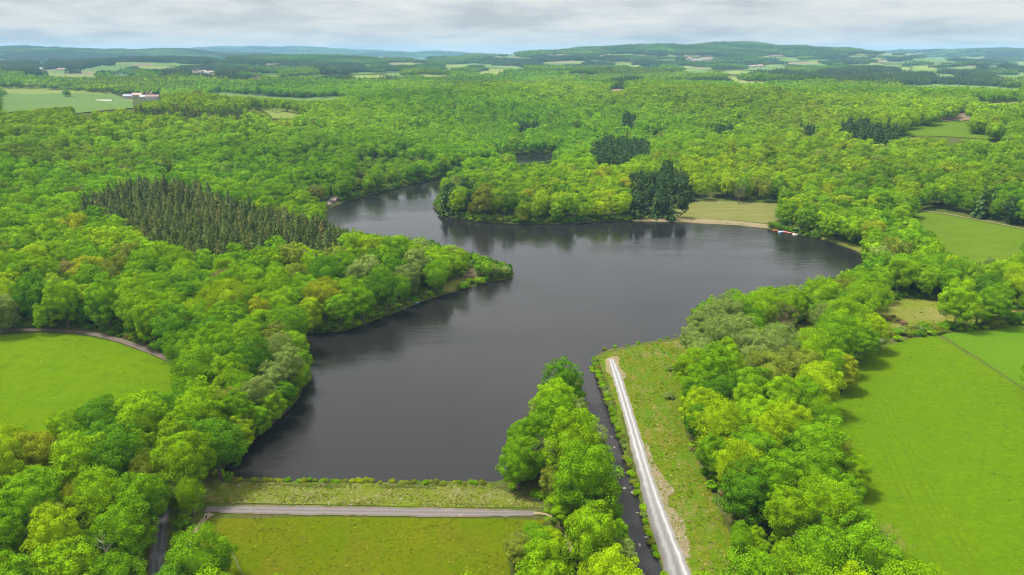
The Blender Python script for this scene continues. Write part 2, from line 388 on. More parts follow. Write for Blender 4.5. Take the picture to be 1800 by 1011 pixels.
# ------------------------------------------------------------------ object helpers
def mesh_obj(name, verts, faces, mat, parent=None, link=True, smooth=False):
    me = bpy.data.meshes.new(name)
    me.from_pydata([tuple(map(float, v)) for v in verts], [], [tuple(map(int, f)) for f in faces])
    me.materials.append(mat)
    if smooth: me.polygons.foreach_set('use_smooth', [True] * len(me.polygons))
    me.update()
    o = bpy.data.objects.new(name, me)
    if link: COL.objects.link(o)
    if parent: o.parent = parent
    return o
def tag(o, label=None, cat=None, group=None, kind=None):
    for k, x in (('label', label), ('category', cat), ('group', group), ('kind', kind)):
        if x: o[k] = x
    return o
def empty(name, loc, rz=0.0, s=1.0):
    o = bpy.data.objects.new(name, None); COL.objects.link(o)
    o.empty_display_size = 0.5
    o.location = loc; o.rotation_euler = (0, 0, rz)
    o.scale = (s, s, s) if isinstance(s, (int, float)) else s
    return o
def sheet(name, poly, mat, off, label, step=None, wob=0.0):
    """a patch of ground draped on the terrain"""
    poly = np.asarray(poly, float)
    d = np.roll(poly, -1, 0) - poly
    L = np.hypot(d[:, 0], d[:, 1])
    step = step or max(2.5, math.sqrt(abs(np.sum(poly[:, 0] * np.roll(poly[:, 1], -1) - np.roll(poly[:, 0], -1) * poly[:, 1])) / 2) / 45)
    pts = []
    for i in range(len(poly)):
        n = max(1, int(L[i] / step))
        for k in range(n): pts.append(poly[i] + d[i] * k / n)
    b = np.array(pts)
    if wob: b = b + rng.normal(0, wob, b.shape)
    a0, a1 = b.min(0), b.max(0)
    X, Y = np.meshgrid(np.arange(a0[0], a1[0], step), np.arange(a0[1], a1[1], step))
    q = np.stack([X.ravel(), Y.ravel()], 1)
    q = q[inpoly(q[:, 0], q[:, 1], b)]
    if len(q): q = q[seg_dist(q[:, 0], q[:, 1], b, True) > step * 0.4]
    allp = [Vector(p) for p in b] + [Vector(p) for p in q]
    n = len(b)
    r = geometry.delaunay_2d_cdt(allp, [(i, (i + 1) % n) for i in range(n)], [], 1, 1e-4)
    v = np.array([tuple(p) for p in r[0]])
    z = height(v[:, 0], v[:, 1]) + off
    fs = []
    for f in r[2]:
        f = list(f)
        A, B, C = v[f[0]], v[f[1]], v[f[2]]
        if (B[0] - A[0]) * (C[1] - A[1]) - (B[1] - A[1]) * (C[0] - A[0]) < 0: f.reverse()
        fs.append(f)
    o = mesh_obj(name, np.column_stack([v, z]), fs, mat, smooth=True)
    return tag(o, label, None, None, 'structure')
def resample(line, step):
    line = np.asarray(line, float)
    seg = np.hypot(*np.diff(line, axis=0).T); s = np.concatenate([[0], np.cumsum(seg)])
    t = np.linspace(0, s[-1], max(2, int(s[-1] / step) + 1))
    return np.stack([np.interp(t, s, line[:, 0]), np.interp(t, s, line[:, 1])], 1), t
def ribbon(name, line, halfw, mat, off, label, step=1.5, zfun=None, nx=6, kind='structure', wob=0.12):
    p, t = resample(line, step)
    g = np.gradient(p, axis=0); g /= np.hypot(g[:, 0], g[:, 1])[:, None]
    nrm = np.stack([g[:, 1], -g[:, 0]], 1)
    hw = np.interp(np.linspace(0, 1, len(p)), np.linspace(0, 1, len(halfw)), halfw) if hasattr(halfw, '__len__') else np.full(len(p), halfw)
    hw = hw + rng.normal(0, wob, len(p))
    verts, faces, uvs = [], [], []
    for i in range(len(p)):
        for k in range(nx + 1):
            a = k / nx
            q = p[i] + nrm[i] * hw[i] * (2 * a - 1)
            verts.append(q); uvs.append((a, t[i]))
    verts = np.array(verts)
    z = (zfun(verts[:, 1]) if zfun else height(verts[:, 0], verts[:, 1])) + off
    for i in range(len(p) - 1):
        for k in range(nx):
            a = i * (nx + 1) + k
            faces.append((a + nx + 1, a + nx + 2, a + 1, a))
    fl = faces
    A, B, C = (verts[fl[0][j]] for j in range(3))
    if (B[0] - A[0]) * (C[1] - A[1]) - (B[1] - A[1]) * (C[0] - A[0]) < 0: faces = [f[::-1] for f in faces]
    o = mesh_obj(name, np.column_stack([verts, z]), faces, mat, smooth=True)
    uv = o.data.uv_layers.new(name='UVMap')
    li = np.zeros(len(o.data.loops), np.int32); o.data.loops.foreach_get('vertex_index', li)
    uv.data.foreach_set('uv', np.array(uvs, np.float32)[li].ravel())
    return tag(o, label, None, None, kind)

# ------------------------------------------------------------------ terrain mesh: one sheet to the horizon
az = np.concatenate([np.linspace(-180, -50, 27)[:-1], np.linspace(-50, 50, 431), np.linspace(50, 180, 27)[1:]])
rad = np.concatenate([[1.0, 20, 45], np.geomspace(70, 1200, 330), np.geomspace(1200, 16000, 170)[1:], [19000, 24000]])
A_, R_ = np.meshgrid(np.radians(az), rad)
TX, TY = R_ * np.sin(A_), R_ * np.cos(A_)
TZ = height(TX.ravel(), TY.ravel()).reshape(TX.shape)
nr, na = TX.shape
idx = np.arange(nr * na).reshape(nr, na)
q = np.stack([idx[:-1, :-1], idx[:-1, 1:], idx[1:, 1:], idx[1:, :-1]], -1).reshape(-1, 4)[:, ::-1]
me = bpy.data.meshes.new('terrain')
me.vertices.add(nr * na); me.vertices.foreach_set('co', np.stack([TX, TY, TZ], -1).astype(np.float32).ravel())
me.loops.add(q.size); me.loops.foreach_set('vertex_index', q.astype(np.int32).ravel())
me.polygons.add(len(q)); me.polygons.foreach_set('loop_start', np.arange(0, q.size, 4, dtype=np.int32))
me.update(); me.validate()
me.polygons.foreach_set('use_smooth', [True] * len(me.polygons))
me.materials.append(M_floor)
terr = bpy.data.objects.new('terrain', me); COL.objects.link(terr)
tag(terr, 'rolling wooded ground around the lake', None, None, 'structure')

# water sheets
lp = np.array(LAKE); c0, c1 = lp.min(0) - 8, lp.max(0) + 8
lake_big = []
o = None
def lake_sheet():
    ctr = LAKE
    n = len(ctr)
    # outline pushed a little into the bank so the ground itself draws the shore line
    e = np.roll(ctr, -1, 0) - np.roll(ctr, 1, 0); e /= np.hypot(e[:, 0], e[:, 1])[:, None] + 1e-9
    area = np.sum(ctr[:, 0] * np.roll(ctr[:, 1], -1) - np.roll(ctr[:, 0], -1) * ctr[:, 1])
    s = 1 if area > 0 else -1
    p = ctr + np.stack([e[:, 1], -e[:, 0]], 1) * 2.0 * s
    r = geometry.delaunay_2d_cdt([Vector(x) for x in p], [(i, (i + 1) % n) for i in range(n)], [], 1, 1e-4)
    v = np.array([(a[0], a[1], 0.0) for a in r[0]])
    fs = []
    for f in r[2]:
        f = list(f); A, B, C = v[f[0]], v[f[1]], v[f[2]]
        if (B[0] - A[0]) * (C[1] - A[1]) - (B[1] - A[1]) * (C[0] - A[0]) < 0: f.reverse()
        fs.append(f)
    return mesh_obj('lake_water', v, fs, M_water)
tag(lake_sheet(), 'dark grey still water of the winding lake', None, None, 'structure')
ribbon('stream_water', CANAL[(CANAL[:, 1] < 250)], [4.0, 3.6, 3.2, 3.3, 3.3, 3.4], M_canal, 0.0, 'narrow dark spillway stream leaving the lake', 2.0, zfun=canal_z, nx=2, wob=0)

# ------------------------------------------------------------------ visible open areas (photograph pixels): no crown may stand in front of them
V_LAKE = [(418, 838), (470, 841), (866, 845), (866, 800), (872, 757), (915, 716), (945, 666), (985, 627), (1012, 640), (1026, 665), (1040, 690), (1062, 735), (1068, 700), (1046, 640), (1040, 619), (1100, 606),
  (1195, 592), (1200, 558), (1215, 540), (1250, 533), (1256, 511), (1300, 508), (1330, 505), (1400, 499), (1450, 491), (1490, 478), (1524, 462), (1515, 447), (1480, 432), (1440, 420), (1400, 411),
  (1355, 403), (1300, 397), (1200, 391), (1110, 389), (1060, 388), (1000, 393), (920, 394), (850, 391), (800, 384), (764, 372), (764, 345), (774, 316), (720, 326), (660, 341), (600, 357), (562, 375),
  (600, 398), (640, 408), (680, 413), (740, 418), (800, 433), (860, 442), (898, 462), (905, 485), (860, 496), (800, 511), (740, 531), (680, 556), (620, 579), (590, 584), (520, 577), (540, 600), (560, 625), (568, 655), (562, 687),
  (545, 713), (510, 737), (470, 772), (440, 790), (425, 815)]
V_POND = [(906, 275), (950, 272), (984, 274), (974, 284), (940, 288), (912, 289)]
V_FIELD_L = [(0, 578), (60, 576), (130, 578), (200, 592), (260, 612), (312, 634), (306, 668), (250, 688), (200, 694), (130, 712), (70, 736), (0, 758)]
V_DAM = [(380, 843), (866, 846), (905, 862), (955, 885), (985, 905), (990, 930), (975, 945), (950, 925), (900, 930), (888, 960), (896, 1011), (412, 1011), (395, 975), (370, 945), (340, 938), (335, 915), (352, 880), (362, 860)]
V_LANE = [(290, 792), (300, 800), (297, 850), (296, 920), (290, 1011), (258, 1011), (266, 950), (282, 900), (284, 840)]
V_RIGHT = [(1042, 618), (1195, 592), (1182, 640), (1176, 700), (1182, 760), (1215, 830), (1250, 920), (1288, 1011), (1128, 1011), (1112, 930), (1095, 865), (1078, 800), (1060, 740), (1042, 690), (1030, 665)]
V_FIELD_R = [(1476, 735), (1482, 665), (1540, 622), (1568, 600), (1640, 588), (1800, 574), (1800, 1011), (1640, 1011), (1592, 955), (1570, 900), (1530, 880), (1525, 840), (1495, 785)]
V_PASTURE = [(1548, 533), (1600, 525), (1695, 537), (1770, 543), (1745, 550), (1690, 548), (1660, 556), (1640, 562), (1600, 572), (1565, 578), (1558, 556)]
V_PASTURE2 = [(1398, 572), (1425, 560), (1452, 553), (1446, 575), (1420, 588), (1400, 590)]
V_FIELD_R2 = [(1598, 376), (1640, 376), (1720, 390), (1800, 406), (1800, 438), (1766, 453), (1720, 460), (1690, 458), (1665, 440), (1640, 408)]
V_BEACH = [(1212, 358), (1240, 354), (1366, 360), (1352, 378), (1346, 398), (1300, 396), (1200, 390), (1110, 388), (1112, 383), (1210, 382)]
V_HEAD = [(786, 489), (815, 484), (822, 474), (845, 474), (842, 486), (815, 492), (790, 508), (778, 512)]
V_SHORE = [(1455, 425), (1468, 418), (1500, 428), (1520, 440), (1512, 446), (1485, 434)]
FAR = [  # visible outline, material, description
  ([(0, 149), (90, 151), (195, 158), (200, 166), (0, 163)], 'pale', 'pale yellow green upper field at far left'),
  ([(0, 163), (200, 166), (232, 178), (235, 187), (132, 197), (128, 185), (0, 197)], 'green', 'bluish green lower field at far left'),
  ([(130, 122), (178, 112), (215, 111), (300, 107), (340, 112), (318, 117), (235, 116), (215, 120), (180, 126), (150, 128)], 'green', 'far green field on the wooded rise'),
  ([(205, 109), (250, 106), (300, 108), (268, 112), (215, 112)], 'brown', 'far strip of bare soil on the rise'),
  ([(236, 119), (262, 114), (312, 119), (306, 124), (270, 122)], 'pale', 'far pale field above the village'),
  ([(70, 121), (110, 118), (126, 122), (110, 127), (75, 127)], 'green', 'far left green pasture below dark woods'),
  ([(350, 160), (395, 157), (440, 161), (470, 166), (540, 168), (612, 165), (590, 174), (540, 177), (470, 172), (400, 168)], 'green', 'long curved green field in middle distance'),
  ([(388, 185), (440, 186), (490, 190), (533, 198), (520, 206), (480, 206), (470, 196), (420, 188)], 'pale', 'small bright field beside the dark wood'),
  ([(828, 125), (860, 121), (893, 123), (880, 130), (840, 131)], 'pale', 'far pale field below the long ridge'),
  ([(770, 121), (795, 120), (797, 124), (775, 125)], 'pale', 'tiny far pale field left of the long ridge'),
  ([(1270, 133), (1300, 137), (1350, 141), (1352, 147), (1310, 148), (1285, 142)], 'pale', 'far pale field below the hill village'),
  ([(1345, 113), (1375, 111), (1392, 120), (1350, 123)], 'green', 'far green pasture on the hillside'),
  ([(1735, 127), (1800, 130), (1800, 139), (1745, 134)], 'green', 'far green field at right edge'),
  ([(1570, 147), (1640, 143), (1760, 148), (1800, 152), (1800, 158), (1700, 155), (1600, 153)], 'green', 'long pale green strip of far meadow'),
  ([(1068, 158), (1085, 150), (1100, 150), (1104, 156), (1078, 160)], 'brown', 'felled clearing in middle distance wood'),
  ([(1144, 240), (1156, 235), (1168, 233), (1160, 240)], 'brown', 'pale track clearing behind dark pines'),
  ([(1700, 174), (1760, 176), (1800, 172), (1800, 180), (1740, 182)], 'pale', 'pale field beyond right hedges')]
V_HILL = [(1580, 234), (1604, 224), (1618, 214), (1648, 215), (1690, 212), (1700, 218), (1702, 226), (1730, 232), (1768, 243), (1755, 248), (1700, 243), (1648, 240), (1600, 240)]
V_HILLB = [(1648, 206), (1680, 204), (1690, 195), (1712, 196), (1706, 211), (1690, 213), (1650, 213)]
r2 = np.random.default_rng(31)
for k in range(165):                                         # patchwork of small far fields on the hills
    u = r2.uniform(-20, 1820); v = r2.uniform(101, 136)
    if u > 850 and u < 1620: v = r2.uniform(93, 132)
    if u < 640 and 100 < v < 130 and r2.random() < 0.7: continue
    w = r2.uniform(12, 46); hh = r2.uniform(1.3, 2.6) * (1 + (v - 95) / 55)
    pts = [(u + w * math.cos(a) * r2.uniform(.7, 1.1), v + hh * math.sin(a) * r2.uniform(.7, 1.1)) for a in np.linspace(0, 6.283, 9)[:-1]]
    FAR.append((pts, ('green', 'pale', 'green', 'pale', 'green', 'brown')[k % 6], ('green field far away among hillside woods', 'pale field far away among hillside woods')[k % 2]))
HOUSECLEAR = [[(214, 160), (282, 160), (284, 176), (236, 182), (166, 180), (166, 174), (214, 172)], [(333, 123), (378, 123), (378, 132), (333, 132)], [(66, 118), (82, 118), (82, 124), (66, 124)], [(103, 118), (120, 118), (120, 125), (103, 125)], [(1206, 101), (1254, 102), (1254, 109), (1206, 108)], [(1316, 114), (1344, 114), (1344, 121), (1316, 121)]]
V_ROCK = [(570, 360), (577, 344), (599, 344), (600, 356), (580, 364)]
V_STRIP = [(1742, 543), (1800, 546), (1800, 552), (1744, 551)]
CLEAR = HOUSECLEAR + [V_ROCK, V_STRIP, V_LAKE, V_POND, V_FIELD_L, V_DAM, V_LANE, V_RIGHT, V_FIELD_R, V_PASTURE, V_PASTURE2, V_FIELD_R2, V_BEACH, V_HEAD, V_SHORE, V_HILL, V_HILLB] + [f[0] for f in FAR]

# ------------------------------------------------------------------ fields, banks and roads
S_FIELD_L = hitp([(-160, 600), (-60, 588), (0, 589), (60, 586), (130, 588), (200, 601), (260, 622), (314, 646), (322, 690), (260, 740), (180, 775), (60, 815), (-60, 850), (-200, 860)])
sheet('field', S_FIELD_L, M_field_l, 0.12, 'bright green meadow at left inside the bend of the woods', 4)
S_DAMSLOPE = hitp([(352, 912), (600, 910), (800, 912), (962, 914), (950, 926), (905, 936), (892, 965), (898, 1020), (905, 1130), (420, 1130), (385, 1040), (360, 975), (345, 940)])
sheet('dam_slope', S_DAMSLOPE, M_dam_slope, 0.10, 'rough yellow green downstream slope of the dam', 2.5)
S_DAMBANK = hitp([(356, 884), (374, 862), (396, 848), (640, 849), (860, 852), (900, 868), (960, 892), (800, 892), (600, 888)])
sheet('dam_bank', S_DAMBANK, M_dam_bank, 0.10, 'stony grass bank between the dam path and the lake', 2.5)
S_RIGHTBANK = hitp([(1048, 628), (1072, 620), (1120, 609), (1195, 598), (1215, 620), (1200, 700), (1205, 760), (1235, 830), (1275, 920), (1312, 1011), (1340, 1080), (1195, 1080), (1150, 950), (1112, 840), (1085, 760), (1062, 690)])
sheet('track_meadow', S_RIGHTBANK, M_bank, 0.10, 'rough yellow green meadow beside the white gravel track', 2.5)
S_FIELD_R = hitp([(1440, 740), (1470, 660), (1530, 618), (1600, 596), (1648, 590), (1720, 634), (1800, 688), (1900, 750), (2060, 850), (2300, 1100), (1640, 1100), (1590, 1011), (1540, 930), (1500, 890), (1490, 830), (1470, 790)])
sheet('field', S_FIELD_R, M_field_r, 0.12, 'large bright green meadow filling the lower right corner', 4)
S_FIELD_R3 = hitp([(1652, 588), (1720, 581), (1800, 574), (1900, 566), (2010, 570), (2120, 800), (2070, 842), (1900, 744), (1800, 683), (1720, 630)])
sheet('field', S_FIELD_R3, M_field_r2, 0.13, 'darker bluish green crop beyond the diagonal field edge', 4)
S_PASTURE = hitp([(1530, 545), (1548, 531), (1600, 524), (1700, 536), (1760, 543), (1830, 546), (1830, 564), (1740, 570), (1660, 576), (1600, 586), (1560, 592), (1540, 570)])
sheet('pasture', S_PASTURE, M_pasture, 0.12, 'pale grazed pasture with brown cattle', 3)
S_PAST2 = hitp([(1385, 575), (1420, 560), (1470, 548), (1480, 570), (1440, 592), (1395, 598)])
sheet('pasture', S_PAST2, M_pasture, 0.12, 'small strip of pale pasture beside the brown bare tree', 3)
S_FIELD_R2 = hitp([(1590, 372), (1640, 374), (1720, 388), (1800, 404), (1900, 424), (1900, 470), (1780, 470), (1690, 466), (1650, 446), (1625, 408)])
sheet('field', S_FIELD_R2, M_field_c, 0.15, 'mid green field above the right lake shore', 5)
S_BEACH = hitp([(1180, 362), (1240, 352), (1370, 358), (1376, 380), (1356, 394), (1300, 388), (1220, 384), (1180, 383)])
sheet('beach_lawn', S_BEACH, M_beach_grass, 0.12, 'dry mown lawn behind the sandy beach', 4)
S_SAND = hitp([(1108, 387), (1150, 384), (1215, 384), (1300, 389), (1352, 395), (1350, 402), (1300, 396.5), (1200, 390.5), (1112, 389)])
sheet('beach', S_SAND, M_sand, 0.16, 'narrow sandy beach along the far lake shore', 3)
S_HEAD = hitp([(770, 516), (782, 500), (812, 488), (822, 472), (850, 472), (850, 485), (820, 496), (800, 509)])
sheet('headland_grass', S_HEAD, M_pasture, 0.10, 'grassy lakeside verge on the headland', 2)
S_HEADP = hitp([(790, 491), (812, 486), (820, 474), (842, 473), (843, 481), (832, 488), (812, 491)])
sheet('clearing', S_HEADP, M_dirt, 0.16, 'bare earth clearing near the headland tip', 2)
S_SHORE = hitp([(1440, 418), (1470, 416), (1500, 426), (1528, 442), (1516, 445), (1484, 431), (1450, 421)])
sheet('shore_grass', S_SHORE, M_pasture, 0.10, 'dry grass verge along the right lake shore', 2)
S_RUBBLE = smooth_poly(hitp([(1133, 775), (1142, 790), (1150, 815), (1168, 840), (1190, 868), (1175, 872), (1178, 895), (1200, 905), (1206, 930), (1214, 970), (1218, 986), (1200, 978), (1188, 940), (1172, 900), (1160, 868), (1145, 825)]), n=2)
sheet('rubble_verge', S_RUBBLE, M_rubble_soil, 0.15, 'pale rubble and soil along the track edge', 2, 0.3)
S_HEADTURN = smooth_poly(hitp([(1060, 634), (1075, 627), (1089, 626), (1088, 640), (1092, 652), (1101, 657), (1098, 668), (1088, 668), (1072, 664)]), n=2)
sheet('turning_place', S_HEADTURN, M_sand, 0.16, 'pale sandy turning place at the end of the track', 2, 0.15)
sheet('field', hitp(V_HILL), M_field_c, 0.5, 'green hillside field at right beyond the dark pines', 10)
sheet('field', hitp(V_HILLB), M_far_brown, 0.5, 'tan ploughed field on the right hillside', 10)
far_hits = hitp([q_ for f in FAR for q_ in f[0]]); far_i = 0
for i_far, (pts, kind, lab) in enumerate(FAR):
    mm = {'pale': M_far_pale, 'green': M_far_green, 'brown': M_far_brown}[kind]
    p = far_hits[far_i:far_i + len(pts)]; far_i += len(pts)
    if np.hypot(p[:, 0], p[:, 1]).max() > 13500: continue
    if i_far < 17:                                          # the crop runs on a little behind the trees in front of it
        px_ = np.array(pts, float); cv = px_[:, 1].mean(); px_[px_[:, 1] > cv, 1] += 4.0; p = hitp(px_)
    sheet('field', p, mm, 1.2, lab, max(12, np.ptp(p, 0).max() / 30))

TRACK = smooth_poly(hitp([(1074, 632), (1084, 660), (1096, 700), (1111, 750), (1131, 820), (1156, 900), (1186, 980), (1202, 1030), (1224, 1100)]), False, 2)
ribbon('gravel_track', TRACK, [1.2, 1.8, 1.8, 1.8, 1.8, 1.9, 1.9, 2.0], M_track, 0.22, 'straight white gravel track with wheel ruts beside the stream')
PATH = hitp([(362, 896), (430, 896.5), (600, 899), (800, 902), (943, 903)])
ribbon('dam_path', PATH, [1.2, 1.8, 1.8, 1.8, 1.8, 1.6, 0.9], M_path, 0.16, 'straight grey gravel path along the dam crest', 1.5)
LANE = smooth_poly(hitp([(300, 740), (296, 790), (291, 840), (290, 890), (280, 950), (274, 1011), (268, 1100)]), False, 2)
ribbon('lane', LANE, 1.75, M_lane, 0.20, 'narrow grey asphalt lane running under the trees')
FTR = smooth_poly(hitp([(-120, 592), (0, 583), (70, 580), (140, 583), (200, 595), (260, 616), (318, 641), (345, 660)]), False, 2)
ribbon('farm_track', FTR, 1.6, M_farmtrack, 0.24, 'curving brown earth track along the meadow edge')
FOOT = smooth_poly(hitp([(372, 904), (358, 915), (345, 935), (325, 965), (308, 985)]), False, 1)
ribbon('footpath', FOOT, 0.8, M_footpath, 0.22, 'short trodden footpath running down from the dam path')
FOOT2 = smooth_poly(hitp([(938, 903), (958, 904), (976, 912), (992, 935), (1004, 970)]), False, 2)
ribbon('footpath', FOOT2, 0.45, M_footpath, 0.22, 'brown footpath entering the trees at the dam end')
HEDGELINE = hitp([(1640, 591), (1680, 612), (1720, 634), (1800, 688), (1900, 748)])
ribbon('field_edge', HEDGELINE, 0.28, M_field_c, 0.22, 'thin pale strip dividing the two right meadows', 3, nx=2)
M_rut = ground_mat('trodden_grass', (0.070, 0.128, 0.003), (0.082, 0.138, 0.004), (0.76, 0.78, 0.7), 0.1, 0.8)
for k, px_ in enumerate([[(1512, 668), (1528, 720), (1556, 790), (1590, 870), (1630, 950), (1672, 1040)], [(1535, 655), (1556, 705), (1590, 780), (1630, 860), (1680, 950), (1740, 1050)]]):
    ln = smooth_poly(hitp(px_), False, 2)
    for s_ in (-.9, .9):
        g_ = np.gradient(ln, axis=0); g_ /= np.hypot(g_[:, 0], g_[:, 1])[:, None]
        ribbon('wheel_track', ln + np.stack([g_[:, 1], -g_[:, 0]], 1) * s_, 0.26, M_rut, 0.17, ('outer', 'inner')[k] + ' faint wheel track in the right meadow', 2.0, nx=2, wob=.05)
R2TRACK = hitp([(1612, 370), (1660, 376), (1720, 387), (1800, 403), (1900, 423)])
ribbon('field_path', R2TRACK, 0.8, M_footpath, 0.35, 'pale path along the top of the right field', 3, nx=4)


# ------------------------------------------------------------------ vegetation shapes
def unit(a): return a / (np.linalg.norm(a, axis=-1, keepdims=True) + 1e-9)
def quad_mesh(cen, nor, sx, sy, g, updir=None):
    n = len(cen)
    ref = g.normal(size=(n, 3)) if updir is None else updir
    t = unit(np.cross(nor, ref)); b = np.cross(nor, t)
    j = lambda: g.uniform(0.75, 1.2, (n, 1))
    sx = np.asarray(sx).reshape(-1, 1); sy = np.asarray(sy).reshape(-1, 1)
    c = [cen + t * sx * j() * .5 + b * sy * j() * .12, cen + b * sy * j() * .5 - t * sx * .1, cen - t * sx * j() * .5 - b * sy * j() * .12, cen - b * sy * j() * .5 + t * sx * .1]
    return np.stack(c, 1).reshape(-1, 3)
def soup_obj(name, V, vary, mat, core=None):
    """many small leaf sprays as one crown mesh; core = (verts, tris) of the dense inside"""
    n = len(V) // 4
    verts = V; loops = np.arange(4 * n); starts = np.arange(0, 4 * n, 4); fv = np.asarray(vary, float)
    if core is not None:
        cv, cf = core
        verts = np.vstack([V, cv]); loops = np.concatenate([loops, (cf + 4 * n).ravel()])
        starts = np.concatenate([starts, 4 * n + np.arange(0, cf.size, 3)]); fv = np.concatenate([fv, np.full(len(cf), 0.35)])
    me = bpy.data.meshes.new(name)
    me.vertices.add(len(verts)); me.vertices.foreach_set('co', verts.astype(np.float32).ravel())
    me.loops.add(len(loops)); me.loops.foreach_set('vertex_index', loops.astype(np.int32))
    me.polygons.add(len(starts)); me.polygons.foreach_set('loop_start', starts.astype(np.int32))
    me.update()
    at = me.attributes.new('vary', 'FLOAT', 'FACE'); at.data.foreach_set('value', fv.astype(np.float32))
    me.materials.append(mat)
    return me
def blob(c, rad, g, sub=1):
    bm = bmesh.new(); bmesh.ops.create_icosphere(bm, subdivisions=sub, radius=1)
    v = np.array([x.co[:] for x in bm.verts]); f = np.array([[y.index for y in x.verts] for x in bm.faces]); bm.free()
    v = v * (1 + g.normal(0, 0.10, (len(v), 1)))
    return v * np.asarray(rad) + np.asarray(c), f
def join(cores):
    vs_, fs_, k = [], [], 0
    for v, f in cores: vs_.append(v); fs_.append(f + k); k += len(v)
    return np.vstack(vs_), np.vstack(fs_)
def broadleaf_data(seed, Rr=6.0, H=17.0, ncl=95, per=85, qs=0.42, off=(0, 0), low=-0.78, zc=0.545, cz=0.455, spread=0.34, core=True, loose=0.0, jit=0.42):
    g = np.random.default_rng(seed)
    d = []
    while len(d) < ncl:
        x = unit(g.normal(size=3))
        if x[2] < low: continue
        if d and min(np.linalg.norm(np.array(d) - x, axis=1)) < 1.55 / math.sqrt(ncl): 
            if g.random() < 0.93: continue
        d.append(x)
    d = np.array(d)
    lob = unit(g.normal(size=(7, 3)) + np.array([0, 0, .35]))
    rad = 0.74 + 0.34 * np.max(np.clip(d @ lob.T, 0, 1) ** 6, axis=1) + g.normal(0, 0.095, ncl)
    ax = np.array([Rr * g.uniform(.9, 1.08), Rr * g.uniform(.9, 1.08), H * cz])
    cen0 = np.array([off[0], off[1], H * zc])
    cc = cen0 + d * ax * rad[:, None] * 0.84
    cr = Rr * g.uniform(spread * .58, spread, ncl)
    n = ncl * per
    ci = np.repeat(np.arange(ncl), per)
    outw = unit(d * np.array([1, 1, .8]) + np.array([0, 0, .35]))
    e = unit(g.normal(size=(n, 3)) + 0.95 * outw[ci])
    rr = g.uniform(0.72, 1.06, n) if not loose else g.uniform(0.5, 1.25, n)
    pos = cc[ci] + e * (cr[ci] * rr)[:, None] * np.array([1, 1, .82])
    nor = unit(e + (jit + loose) * g.normal(size=(n, 3)))
    s = qs * g.uniform(.65, 1.35, n)
    V = quad_mesh(pos, nor, s, s * g.uniform(.6, .95, n), g)
    vary = np.clip(0.5 + 0.20 * g.normal(size=ncl)[ci] + 0.20 * g.normal(size=n), 0, 1)
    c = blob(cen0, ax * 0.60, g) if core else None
    return V, vary, c
def broadleaf(name, seed, **k):
    V, va, c = broadleaf_data(seed, **k)
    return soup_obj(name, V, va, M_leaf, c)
def conifer_data(seed, Rr=4.2, H=19.0, levels=26, bpl=11, qn=3, off=(0, 0), base=0.10, droop=0.45, ragged=0.18, wid=0.5):
    g = np.random.default_rng(seed)
    P, N, SX, SY, U = [], [], [], [], []
    for i in range(levels):
        f = (i + g.uniform(-.3, .3)) / levels
        z = H * (base + (0.985 - base) * f)
        r = Rr * (1 - f) ** 0.72 + 0.16
        nb = max(4, int(bpl * (0.45 + 0.55 * (1 - f))))
        for a in g.uniform(0, 6.283) + np.arange(nb) * 6.283 / nb + g.normal(0, .2, nb):
            L = r * g.uniform(1 - 2.2 * ragged, 1 + ragged)
            o = np.array([math.cos(a), math.sin(a), 0])
            for k in range(qn):
                t = (k + 0.6) / qn
                P.append(np.array([off[0], off[1], z]) + o * L * t + np.array([0, 0, -droop * L * t * t + g.normal(0, .12)]))
                N.append(unit(o * (0.55 + .25 * t) + np.array([0, 0, 0.75]) + g.normal(0, .28, 3)))
                SX.append(L / qn * 1.75); SY.append(wid * (0.45 + 0.16 * L) * g.uniform(.8, 1.3)); U.append(np.array([-o[1], o[0], 0]) + g.normal(0, .25, 3))
    P, N, U = map(np.array, (P, N, U))
    V = quad_mesh(P, N, np.array(SX), np.array(SY) * 1.9, g, U)
    vary = np.clip(0.5 + 0.25 * g.normal(size=len(P)), 0, 1)
    bm = bmesh.new(); bmesh.ops.create_cone(bm, segments=7, radius1=Rr * 0.55, radius2=0.02, depth=H * (0.93 - base), cap_ends=True)
    bmesh.ops.triangulate(bm, faces=bm.faces)
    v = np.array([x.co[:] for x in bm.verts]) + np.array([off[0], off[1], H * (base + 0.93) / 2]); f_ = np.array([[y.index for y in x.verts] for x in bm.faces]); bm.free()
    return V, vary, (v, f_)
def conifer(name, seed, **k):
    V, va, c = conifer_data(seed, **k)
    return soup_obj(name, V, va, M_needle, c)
def patch(name, seed, kind, n, size):
    """a clump of wood for the far distance"""
    g = np.random.default_rng(seed)
    Vs, va, cs = [], [], []
    pts = []
    while len(pts) < n:
        p = g.uniform(-size / 2, size / 2, 2)
        if all(np.hypot(*(p - q_)) > size / math.sqrt(n) * 0.7 for q_ in pts): pts.append(p)
    for i, p in enumerate(pts):
        if kind == 'b': V, a, c = broadleaf_data(seed * 31 + i, Rr=g.uniform(5, 7), H=g.uniform(14, 19), ncl=14, per=9, qs=2.3, off=p, jit=.24)
        else: V, a, c = conifer_data(seed * 31 + i, Rr=g.uniform(3.2, 4.2), H=g.uniform(17, 23), levels=9, bpl=6, qn=1, off=p, wid=1.2)
        Vs.append(V); va.append(np.clip(a + g.normal(0, .12), 0, 1)); cs.append(c)
    return soup_obj(name, np.vstack(Vs), np.concatenate(va), M_leaf if kind == 'b' else M_needle, join(cs))
